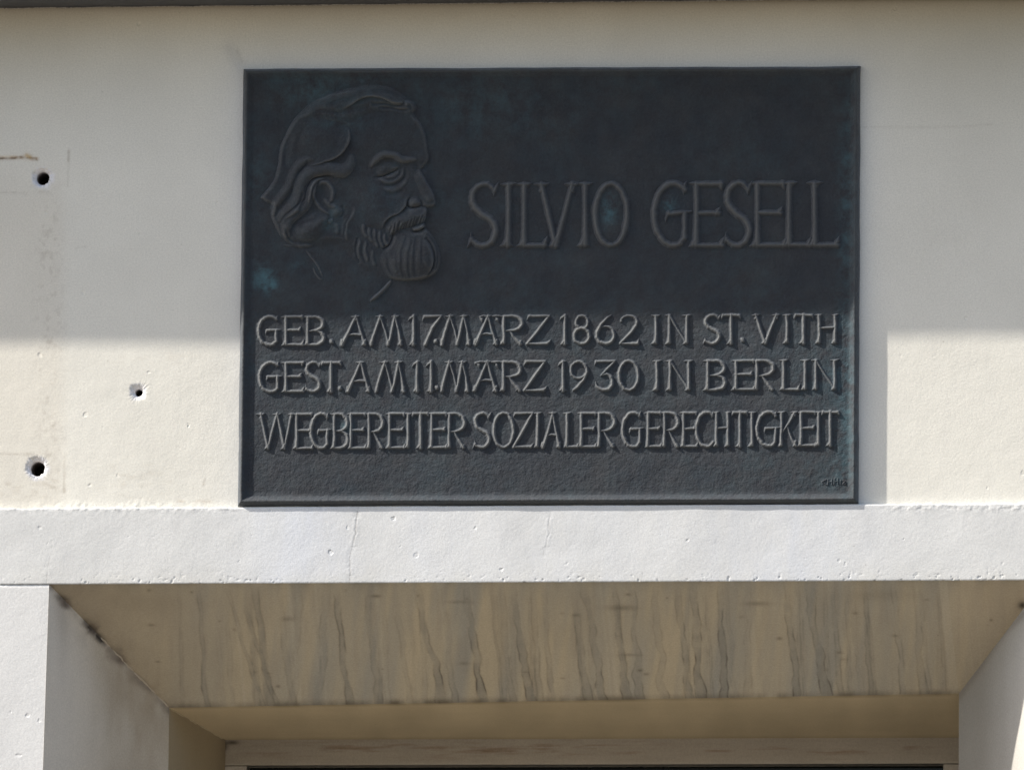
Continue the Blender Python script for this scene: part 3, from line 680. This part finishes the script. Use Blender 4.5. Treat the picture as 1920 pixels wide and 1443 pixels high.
        L((w*.84, h*.11, .85), (w*.90, h*.04, .6), (w*.98, -h*.03, .2)); L((w*.84, h*.09, .8), (w*.83, h*.18, .2)); L((w*.14, h*.90, .85), (w*.06, h*.97, .5), (0, h*1.03, .2)); L((w*.13, h*.91, .7), (w*.12, h*.79, .2))
    elif ch == 'Z':
        L((w*.12, .8, .9), (w*.5, .5, .85), (w*.94, .6, .8)); L((w*.93, .6, .85), (w*.5, h*.5, 1.0), (w*.05, h-.5, .95)); L((w*.05, h-.8, .85), (w*.5, h-.6, .85), (w*.86, h-.8, 1.0)); L((w*.84, h-.6, 1.0), (w*.93, h-s*.5, .7), (w*1.0, h-s*1.1, .2))
        L((w*.14, .8, .9), (w*.07, s*.5, .7), (w*.03, s*1.05, .2))
    elif ch == 'K':
        x = w*.16; stem(x, .9, .4); L((w*.80, 1, .9), (w*.55, h*.28, .8), (x+1, h*.60, .6)); L((w*.46, h*.45, .6), (w*.68, h*.8, .75), (w*.86, h, 1.05)); cap(w*.8, .9, .8); foot(w*.85, .7, .4)
    elif ch == '1':
        x = w*.60; L((x, 0, .95), (x, h*.6, .95), (x, h, 1.25)); foot(x, .95, .9); L((x, .8, .95), (x-s*.7, s*.5, .8), (x-s*1.25, s*1.1, .25)); L((x, .4, .8), (x+s*.5, -.4, .25))
    elif ch == '7':
        L((w*.06, 1, .9), (w*.5, .6, .9), (w*.95, .3, .7)); L((w*.92, 1, .8), (w*.52, h*.40, .9), (w*.28, h*.75, 1.1), (w*.16, h, 1.25)); L((w*.08, .8, .9), (w*.02, s*.6, .6), (0, s*1.2, .2))
    elif ch == '8':
        K.append(arc(w*.5, h*.235, w*.36, h*.225, 0, 360, 26, .85, .85)); K.append(arc(w*.48, h*.725, w*.46, h*.275, 0, 360, 30, 1.0, 1.0))
    elif ch == '6':
        K.append([(w*.80, -h*.02, .3), (w*.58, h*.08, .7), (w*.28, h*.30, .95), (w*.08, h*.58, 1.1)]+arc(w*.50, h*.69, w*.44, h*.31, 170, 330, 14, 1.1, 1.0)+arc(w*.50, h*.69, w*.44, h*.31, -30, 118, 12, 1.0, .5)[1:])
    elif ch == '9':
        K.append(arc(w*.46, h*.30, w*.44, h*.29, 20, 330, 24, .9, .8)); K.append([(w*.90, h*.2, .8), (w*.92, h*.38, .95), (w*.74, h*.64, 1.0), (w*.38, h*.88, 1.1), (w*.18, h*1.0, .7)])
    elif ch == '2':
        K.append(arc(w*.48, h*.24, w*.40, h*.23, 165, -30, 16, .6, 1.0)+[(w*.62, h*.60, 1.0), (w*.06, h*.98, .8)]); L((w*.06, h-.9, .8), (w*.5, h-.7, .9), (w*.92, h-.8, 1.05)); L((w*.9, h-.7, 1.0), (w*.98, h*.84, .3))
        L((w*.10, h*.20, .8), (w*.12, h*.10, .3))
    elif ch == '3':
        L((w*.08, 1, .85), (w*.5, .6, .85), (w*.96, .4, .8)); L((w*.95, 1, .85), (w*.6, h*.28, .8), (w*.30, h*.50, .5)); K.append([(w*.32, h*.49, .4), (w*.55, h*.43, .7)]+arc(w*.46, h*.71, w*.40, h*.28, 70, -150, 18, .8, .8, 1.15)); L((w*.08, 1, .9), (0, s*.9, .25))
        L((w*.11, h*.86, .8), (w*.04, h*.72, .3))
    elif ch == '.':
        L((w*.30, h*.45, 1.0), (w*.42, h*.55, 1.25), (w*.62, h*.7, .7)); L((w*.1, h*.55, .4), (w*.42, h*.6, 1.0), (w*.6, h*.2, .3))
    elif ch == ':':          # the two dots of the umlaut, drawn as curled strokes tied to the A
        L((0, s*.2, .3), (w*.12, s*.9, .9), (w*.17, s*1.5, .3)); L((w*.02, s*.3, .7), (w*.2, .4, .6), (w*.38, .6, .4)); L((w*.86, s*.2, .3), (w*.93, s*.8, .9), (w*1.0, s*1.5, .3)); L((w*.68, .7, .4), (w*.85, .5, .8), (w*1.05, .5, .5))
    return K
def stroke_h(X, Y, K, hw, H, power):
    best = np.full(X.shape, -3.0)
    for st_ in K:
        P = np.array(st_, float)
        for i in range(len(P)-1):
            ax, ay, aw = P[i]; bx, by, bw = P[i+1]
            xlo, xhi = min(ax, bx)-hw*1.8, max(ax, bx)+hw*1.8; ylo, yhi = min(ay, by)-hw*1.8, max(ay, by)+hw*1.8
            m = (X >= xlo) & (X <= xhi) & (Y >= ylo) & (Y <= yhi)
            if not m.any(): continue
            x = X[m]; y = Y[m]; l2 = max((bx-ax)**2+(by-ay)**2, 1e-9)
            t = np.clip(((x-ax)*(bx-ax)+(y-ay)*(by-ay))/l2, 0, 1); d = np.hypot(x-ax-t*(bx-ax), y-ay-t*(by-ay)); ww = aw+(bw-aw)*t
            v = H*np.clip(ww, 0, 1.15)**.6*(1-(d/(hw*ww))**power)
            best[m] = np.maximum(best[m], v)
    return best
def letter(ch, x0, x1, yt, yb, hw, H, s, skew=0.0, seed=0, name='letter'):
    w = x1-x0; h = yb-yt; rg_ = np.random.default_rng(seed+100)
    K = [[(x, y, q) for (x, y, q) in st_] for st_ in glyph(ch, w, h, s)]
    K = [[(x+rg_.normal(0, .35), y+rg_.normal(0, .3), q*(1+rg_.normal(0, .05))) for (x, y, q) in st_] for st_ in K]
    pad = hw*1.6; res = .78 if h < 80 else 1.0
    gx = np.arange(-pad-s*.8, w+pad+s*.8, res); gy = np.arange(-pad-s*.3, h+pad+s*.3, res); X, Y = np.meshgrid(gx, gy)
    Xw = X+.35*noise2(X, Y, 9, seed+5, 2); Yw = Y+.35*noise2(X, Y, 9, seed+6, 2)
    hh = stroke_h(Xw, Yw, K, hw, H, 1.35)
    hh = np.maximum(hh, -1.2); hh = hh+np.where(hh > 0, .28*noise2(X, Y, 3.2, seed+7, 2), 0)
    up_ = hh > -1.15; keep = up_[:-1, :-1] | up_[1:, :-1] | up_[:-1, 1:] | up_[1:, 1:]
    qx = x0+X; qy = yt+Y
    x, z = p2w(qx, qy, -PL*U); base = PL+relief_noise(qx, qy)
    c = plaque_col(qx, qy); c[..., 1] = np.clip((hh-H*.35)/(H*.6), 0, 1)*(.8 if h < 80 else .48); c[..., 0] *= .6  # stroke tops paler: wear plus the lit ridge painted in
    return grid_obj(name, x, -(base+hh)*U, z, M_BRONZE, plaque, c, keep, flip=True)

def y1(x): return 593.5-(x-480)*.0032, 647.0-(x-480)*.0036
def y2(x): return 680.0-(x-480)*.0048, 734.5-(x-480)*.0042
def y3(x): return 776.0-(x-480)*.0036, 841.0-(x-480)*.0052
def yb_(x): return 345.8-(x-880)*.0045, 460.6-(x-880)*.0005
ROW1 = [('G', 484, 525), ('E', 528, 569), ('B', 570, 609), ('.', 617, 628), ('A', 639, 688), ('M', 694, 757), ('1', 764, 783), ('7', 793, 829), ('.', 813, 824), ('M', 827, 884), ('A', 890, 934), (':', 899, 935), ('R', 937, 981), ('Z', 987, 1033),
        ('1', 1046, 1068), ('8', 1076, 1107), ('6', 1117, 1154), ('2', 1161, 1199), ('I', 1220, 1240), ('N', 1246, 1297), ('S', 1318, 1353), ('T', 1354, 1388), ('.', 1388, 1400), ('V', 1411, 1462), ('I', 1467, 1485), ('T', 1490, 1523), ('H', 1527, 1573)]
ROW2 = [('G', 486, 527), ('E', 528, 570), ('S', 570, 604), ('T', 603, 639), ('.', 633, 645), ('A', 651, 695), ('M', 704, 762), ('1', 770, 791), ('1', 796, 817), ('.', 815, 826), ('M', 827, 881), ('A', 888, 933), (':', 892, 935), ('R', 937, 978), ('Z', 981, 1025),
        ('1', 1041, 1066), ('9', 1070, 1103), ('3', 1115, 1154), ('0', 1160, 1198), ('I', 1222, 1242), ('N', 1247, 1301), ('B', 1319, 1362), ('E', 1371, 1416), ('R', 1412, 1452), ('L', 1459, 1499), ('I', 1499, 1520), ('N', 1520, 1575)]
ROW3 = [('W', 482, 552), ('E', 549, 587), ('G', 583, 620), ('B', 621, 654), ('E', 651, 687), ('R', 686, 720), ('E', 723, 760), ('I', 757, 774), ('T', 774, 803), ('E', 802, 839), ('R', 836, 873), ('S', 886, 922), ('O', 925, 964), ('Z', 962, 1001),
        ('I', 997, 1019), ('A', 1016, 1052), ('L', 1056, 1085), ('E', 1083, 1119), ('R', 1117, 1154), ('G', 1167, 1206), ('E', 1209, 1241), ('R', 1240, 1273), ('E', 1275, 1308), ('C', 1305, 1342), ('H', 1337, 1370), ('T', 1374, 1401), ('I', 1401, 1420),
        ('G', 1419, 1461), ('K', 1459, 1498), ('E', 1495, 1531), ('I', 1526, 1543), ('T', 1541, 1573)]
ROWB = [('S', 876, 937), ('I', 940, 966), ('L', 968, 1025), ('V', 1006, 1082), ('I', 1082, 1112), ('O', 1114, 1178), ('G', 1225, 1295), ('E', 1293, 1357), ('S', 1355, 1412), ('E', 1407, 1474), ('L', 1466, 1520), ('L', 1512, 1572)]
k = 0
for row, yf, hw, H, s in ((ROW1, y1, 4.3, 3.8, 8), (ROW2, y2, 4.4, 3.9, 8), (ROW3, y3, 4.3, 3.9, 7.5), (ROWB, yb_, 7.0, 6.2, 14)):
    for ch, a, b in row:
        k += 1; yt, yb = yf((a+b)/2)
        if ch == '.': yt = yb-13; nm = 'full_stop'
        elif ch == ':': nm = 'umlaut'
        else: nm = 'letter' if ch.isalpha() else 'numeral'
        letter(ch, a, b, yt, yb, hw, H, s, seed=k, name=nm)
# tiny scratched signature low on the right
SG = [[(1549, 899, .8), (1541, 903, .9), (1550, 909, .8)], [(1553, 898, .7), (1552, 909, .9)], [(1552, 903, .8), (1560, 903, .8)], [(1560, 898, .8), (1560, 908, .9)], [(1565, 897, .7), (1564, 908, .9)], [(1564, 903, .8), (1571, 902, .8)], [(1571, 897, .8), (1571, 907, .9)], [(1576, 900, .8), (1576, 908, .8)], [(1581, 900, .8), (1585, 902, .8), (1580, 907, .8), (1586, 907, .8)]]
X, Y = np.meshgrid(np.arange(1535, 1592, .8), np.arange(892, 914, .8)); hh = np.maximum(stroke_h(X, Y, SG, 1.7, 1.4, 1.4), -1.2)
upm = hh > -1.1; kp = upm[:-1, :-1] | upm[1:, :-1] | upm[:-1, 1:] | upm[1:, 1:]; x, z = p2w(X, Y, -PL*U)
grid_obj('signature', x, -(PL+relief_noise(X, Y)+hh)*U, z, M_BRONZE, plaque, plaque_col(X, Y)*.5, kp, flip=True)

# ---- bearded head in profile, in low relief
def head():
    sc = 3.138; step = 2.9
    gx = np.arange(95, 1215, step); gy = np.arange(70, 1400, step); X, Y = np.meshgrid(gx, gy)
    X0, Y0 = X, Y
    X = X+3*noise2(X, Y, 60, 101, 2); Y = Y+3*noise2(X, Y, 60, 102, 2)
    def sdf(pts, sm=True):
        if sm: pts = smooth_path(list(pts)+[pts[0]], 5)[:-1]
        d, _ = seg(X, Y, pts, True); return np.where(inside(X, Y, pts), d, -d)
    def dome(pts, H, r, sm=True):
        d = sdf(pts, sm); t = np.clip(d/r, 0, 1); return H*(.55*(1-(1-t)**2)+.45*t*t*(3-2*t))
    def ridge(pts, hw, H, pw=2.0, taper=True):
        d, t = seg(X, Y, smooth_path(pts, 5)); e = np.clip(np.minimum(t, 1-t)/.18, 0, 1)**.6 if taper else 1.0
        q = np.clip(1-(d/(hw*(.35+.65*e) if taper else hw))**2, 0, 1); return H*q**(1.0 if pw < 2 else 1.25)*(e if taper else 1)
    def groove(pts, wd, H):
        d, t = seg(X, Y, smooth_path(pts, 5)); e = np.clip(np.minimum(t, 1-t)/.2, 0, 1)**.5; return -H*np.exp(-(d/wd)**2)*e
    def gauss(cx, cy, sx, sy, H): return H*np.exp(-((X-cx)/sx)**2-((Y-cy)/sy)**2)
    def scarp(pts, H, Lf, side=1):      # bulges towards the line on one side, drops sharply on the other
        P = smooth_path(pts, 5); d, t = seg(X, Y, P); P = np.array(P); sg = np.zeros(X.shape); best = np.full(X.shape, 1e9)
        for i in range(len(P)-1):
            ax, ay = P[i]; bx, by = P[i+1]; l2 = (bx-ax)**2+(by-ay)**2+1e-9; tt = np.clip(((X-ax)*(bx-ax)+(Y-ay)*(by-ay))/l2, 0, 1)
            dd = np.hypot(X-ax-tt*(bx-ax), Y-ay-tt*(by-ay)); m = dd < best; best = np.where(m, dd, best); sg = np.where(m, np.sign((bx-ax)*(Y-ay)-(by-ay)*(X-ax)), sg)
        e = np.clip(np.minimum(t, 1-t)/.2, 0, 1)**.7
        return H*e*np.where(sg*side > 0, np.exp(-d/Lf)*np.clip(d/5, 0, 1), 0)
    def blur(a, k):
        for ax in (0, 1):
            b = np.zeros_like(a)
            for q in range(-k, k+1): b += np.roll(a, q, ax)
            a = b/(2*k+1)
        return a
    sil = [(120, 755), (165, 700), (205, 640), (222, 560), (236, 470), (262, 400), (290, 340), (335, 272), (400, 215), (470, 170), (540, 138), (640, 112), (760, 92), (870, 102), (940, 132), (990, 178), (1022, 215), (1020, 262),
           (1048, 300), (1080, 350), (1098, 420), (1106, 480), (1112, 530), (1085, 572), (1066, 600), (1092, 645), (1128, 712), (1153, 780), (1140, 806), (1108, 816), (1102, 850), (1100, 880), (1084, 905), (1098, 935), (1136, 985), (1166, 1050), (1180, 1125), (1158, 1192), (1105, 1226), (1010, 1244), (930, 1241), (890, 1232),
           (800, 1215), (720, 1170), (660, 1110), (600, 1050), (545, 1030), (480, 1040), (400, 1050), (310, 1035), (240, 985), (205, 920), (185, 860), (190, 800), (150, 780)]
    d = sdf(sil)
    lo = sst(940, 1080, Y)*(1-sst(800, 900, X)); topsoft = (1-sst(150, 330, Y))
    e = np.where(d > 0, 1-(1-np.clip(d/(16+130*lo+40*topsoft), 0, 1))**2, 0)
    h = 3.4*e; ins = e
    h += ins*(gauss(850, 400, 190, 130, 3.6)+gauss(790, 780, 100, 120, 3.6)+gauss(720, 560, 70, 60, -1.6)+gauss(880, 610, 90, 60, -2.8)+gauss(650, 720, 60, 110, -1.4)+gauss(1000, 900, 90, 60, 1.0))
    # top hair and its strands
    h += dome([(340, 290), (400, 225), (470, 175), (560, 137), (660, 112), (760, 95), (870, 104), (940, 136), (988, 180), (1022, 218), (1022, 262), (980, 266), (930, 254), (850, 250), (760, 264), (690, 292), (640, 306), (560, 300), (470, 282), (400, 290)], 4.0, 62)
    h += scarp([(440, 190), (540, 150), (640, 130), (700, 118)], 2.0, 34, 1)+scarp([(985, 195), (900, 198), (820, 166), (750, 160), (690, 178), (650, 205), (600, 240)], 4.2, 40, 1)
    h += groove([(770, 206), (850, 205), (920, 215), (975, 206)], 9, 2.6)+groove([(810, 225), (880, 228), (950, 240), (1000, 232)], 8, 2.4)+ridge([(960, 205), (1000, 200), (1022, 225), (1015, 255)], 17, 3.0)
    h += groove([(500, 215), (590, 180), (680, 160)], 14, 1.6)+groove([(560, 262), (650, 240), (760, 215)], 16, 1.6)+groove([(760, 130), (860, 132), (940, 165)], 12, 1.2)+groove([(420, 250), (500, 240), (600, 262)], 14, 1.3)
    # side hair
    h += ins*gauss(440, 420, 130, 110, 4.4)+scarp([(470, 285), (560, 306), (620, 318), (650, 345)], 1.2, 40, -1)
    h += scarp([(648, 345), (646, 410), (615, 475), (560, 522), (480, 552), (400, 572)], 5.0, 60, 1)
    h += groove([(300, 380), (270, 480), (262, 580)], 16, 1.2)+groove([(380, 330), (340, 430), (330, 520)], 18, .9)
    h += ridge([(432, 530), (390, 528), (345, 560), (315, 610), (290, 680), (245, 745), (205, 800), (195, 860)], 30, 3.8)
    h += ridge([(655, 500), (648, 560), (600, 598), (520, 585), (450, 592), (390, 622), (355, 680), (342, 750), (305, 810), (250, 860), (235, 905)], 42, 6.4, 1.7)
    h += ridge([(450, 645), (418, 690), (402, 750), (380, 800), (325, 850), (285, 890), (268, 940), (285, 990)], 36, 5.0, 1.7)
    h += ridge([(500, 640), (448, 652), (420, 690), (408, 740), (398, 790)], 8, 2.4)+groove([(560, 625), (500, 628), (440, 640), (395, 690), (375, 760), (340, 820)], 7, 2.2)
    h += dome([(520, 845), (450, 838), (370, 872), (318, 920), (312, 975), (350, 1015), (420, 1015), (480, 975), (520, 915), (535, 875)], 6.0, 75)+groove([(345, 930), (380, 900), (440, 880), (480, 850)], 12, 1.4)
    h += groove([(255, 870), (300, 830), (340, 790), (362, 720)], 8, 1.6)+groove([(265, 930), (290, 1000), (340, 1028)], 9, 1.4)+ridge([(250, 960), (290, 1010), (350, 1035), (430, 1035)], 14, 1.6)
    # ear
    h += ridge([(462, 690), (480, 664), (515, 668), (540, 705), (540, 760), (520, 790)], 15, 2.6)+ridge([(440, 680), (432, 740), (450, 790), (490, 830), (530, 850)], 12, 2.2)+gauss(492, 718, 26, 40, -2.6)
    h += ridge([(490, 760), (530, 800), (565, 805)], 14, 2.0)+gauss(568, 832, 30, 32, 3.4)+groove([(600, 800), (612, 840), (590, 880)], 9, 1.6)
    h += ridge([(520, 905), (545, 880)], 14, 2.0)+ridge([(560, 900), (572, 930), (568, 970)], 16, 1.4)
    h += scarp([(668, 800), (655, 850), (628, 900), (615, 960), (622, 1010)], 2.6, 30, -1)+ridge([(640, 860), (610, 920), (600, 980)], 14, .9)
    # brow, eye, nose
    h += ridge([(765, 578), (800, 528), (850, 498), (905, 503), (955, 532), (1040, 528)], 22, 4.2, 1.6)+gauss(1055, 520, 40, 30, 1.8)+groove([(1040, 545), (1040, 580), (1050, 610)], 14, .8)
    h += dome([(792, 612), (815, 568), (860, 545), (915, 548), (948, 578), (930, 602), (880, 622), (830, 632)], 2.6, 36)+groove([(785, 638), (840, 632), (890, 614), (940, 580)], 7, 2.8)
    h += dome([(850, 625), (895, 612), (935, 592), (940, 620), (915, 645), (870, 650)], 1.8, 18)+ridge([(815, 642), (860, 662), (910, 657), (950, 625), (962, 585)], 12, 1.8)
    h += groove([(820, 676), (870, 688), (925, 678), (966, 642), (976, 595)], 9, 1.7)+ridge([(840, 700), (890, 710), (945, 695), (985, 650)], 14, 1.1)+groove([(850, 726), (905, 736), (965, 712)], 11, 1.0)
    h += ridge([(1050, 590), (1078, 660), (1108, 725), (1122, 775)], 46, 3.2, 1.3)+gauss(1112, 775, 36, 34, 2.2)
    h += dome([(990, 802), (990, 768), (1016, 748), (1046, 752), (1064, 784), (1044, 808), (1012, 812)], 4.0, 30)
    h += groove([(1062, 770), (1070, 802), (1030, 816), (995, 814), (982, 780), (1000, 750)], 7, 2.6)+groove([(1070, 808), (1104, 812)], 8, 2.0)
    h += scarp([(1000, 745), (970, 810), (930, 848), (880, 868), (850, 900), (842, 940)], 4.4, 60, 1)
    # moustache with combed hairs, lip
    h += dome([(850, 930), (868, 885), (910, 850), (960, 832), (995, 812), (1045, 818), (1102, 822), (1100, 878), (1078, 905), (1010, 925), (940, 950), (898, 978), (868, 965)], 5.4, 48)
    for i in range(14):
        bx = 880+i*16+rng.normal(0, 2.5); by = 968-i*4.6+rng.normal(0, 3); h += groove([(bx, by), (bx+4, by-30), (bx+12+i*.4, by-rng.uniform(48, 72))], 3.6, rng.uniform(1.3, 2.4))
    h += ridge([(1015, 940), (1050, 932), (1090, 912)], 13, 3.2)+groove([(1010, 962), (1060, 952), (1092, 930)], 8, 3.0)
    # beard
    h += dome([(905, 985), (960, 955), (1040, 950), (1098, 945), (1138, 990), (1168, 1055), (1180, 1128), (1155, 1195), (1100, 1226), (1010, 1244), (930, 1240), (868, 1205), (826, 1140), (830, 1085), (875, 1035)], 9.0, 135)+gauss(960, 1020, 70, 50, 1.2)
    h += groove([(1085, 985), (1125, 1040), (1142, 1110), (1128, 1170), (1095, 1212)], 9, 3.0)+groove([(1100, 960), (1150, 1040), (1162, 1120), (1148, 1180)], 8, 2.0)
    h += scarp([(1000, 1240), (1100, 1212), (1130, 1150), (1125, 1080), (1090, 1000)], 2.0, 34, -1)
    for pts, wd, dp in (([(930, 990), (900, 1060), (890, 1130)], 14, .8), ([(985, 975), (950, 1060), (945, 1160), (965, 1220)], 13, 1.5), ([(1040, 975), (1020, 1070), (1020, 1160), (1035, 1215)], 12, 1.3), ([(870, 1090), (875, 1160), (905, 1215)], 12, 1.4), ([(1010, 1000), (985, 1080), (985, 1170), (1000, 1225)], 9, .9), ([(1070, 985), (1062, 1070), (1065, 1150)], 9, .9), ([(915, 1040), (915, 1120), (930, 1200)], 9, .9)):
        h += groove(pts, wd, dp)
    for i, (a, b, c_, dd) in enumerate(((760, 925, 782, 1020), (790, 935, 812, 1050), (820, 950, 842, 1050), (850, 965, 872, 1040), (725, 905, 750, 990), (705, 1000, 700, 1120), (740, 1010, 752, 1130), (780, 1060, 800, 1160))):
        h += ridge([(a, b), ((a+c_)/2-12, (b+dd)/2), (c_, dd)], 14, 2.1 if b < 1000 else 1.3)
    h += groove([(900, 955), (897, 1000), (880, 1035), (840, 1062)], 8, 3.4)+groove([(695, 985), (684, 1060), (702, 1140)], 7, 2.0)+groove([(730, 1010), (722, 1080), (745, 1150)], 8, 1.2)
    # neck lines
    h += ridge([(895, 1238), (860, 1285), (815, 1325), (768, 1366)], 12, 3.4)+groove([(905, 1250), (870, 1297), (825, 1337), (778, 1374)], 6, .1)
    h += ridge([(385, 1060), (420, 1105), (460, 1160), (492, 1232)], 6, 1.6)+ridge([(432, 1165), (445, 1200), (470, 1232), (495, 1236)], 6, 1.4)+ridge([(250, 1035), (330, 1042), (380, 1045)], 6, 1.2)
    h = blur(1.6*h, 1)
    h = np.maximum(h, 0)+.25*noise2(X0, Y0, 10, 103, 2)*(h > .2)
    hh = np.where(h > .10, h, -1.2)
    kp = hh > 0; kp = kp[:-1, :-1] | kp[1:, :-1] | kp[:-1, 1:] | kp[1:, 1:]
    hp = np.clip(h, 0, None); qx = 450+X0/sc+.30*(hp-3.0)*(hp > 0)*ins; qy = 130+Y0/sc+.30*(hp-3.0)*(hp > 0)*ins; x, z = p2w(qx, qy, -PL*U)
    c = plaque_col(qx, qy)
    cvx = h-blur(blur(h, 3), 3)
    c[..., 1] = np.clip(.24*np.clip(cvx-.05, 0, 2)**.8, 0, .40)  # convex edges paler: wear plus sky highlights painted into the colour
    c[..., 0] = np.clip(c[..., 0]*.8+.25*np.exp(-((X0-600)/150)**2-((Y0-310)/40)**2)+.3*np.exp(-((X0-570)/40)**2-((Y0-830)/40)**2), 0, 1)
    return grid_obj('portrait_relief', x, -(PL+relief_noise(qx, qy)+hh)*U, z, M_BRONZE, plaque, c, kp, flip=True)
head()['label'] = 'bearded man in profile facing right, in low relief'
adopt(plaque)
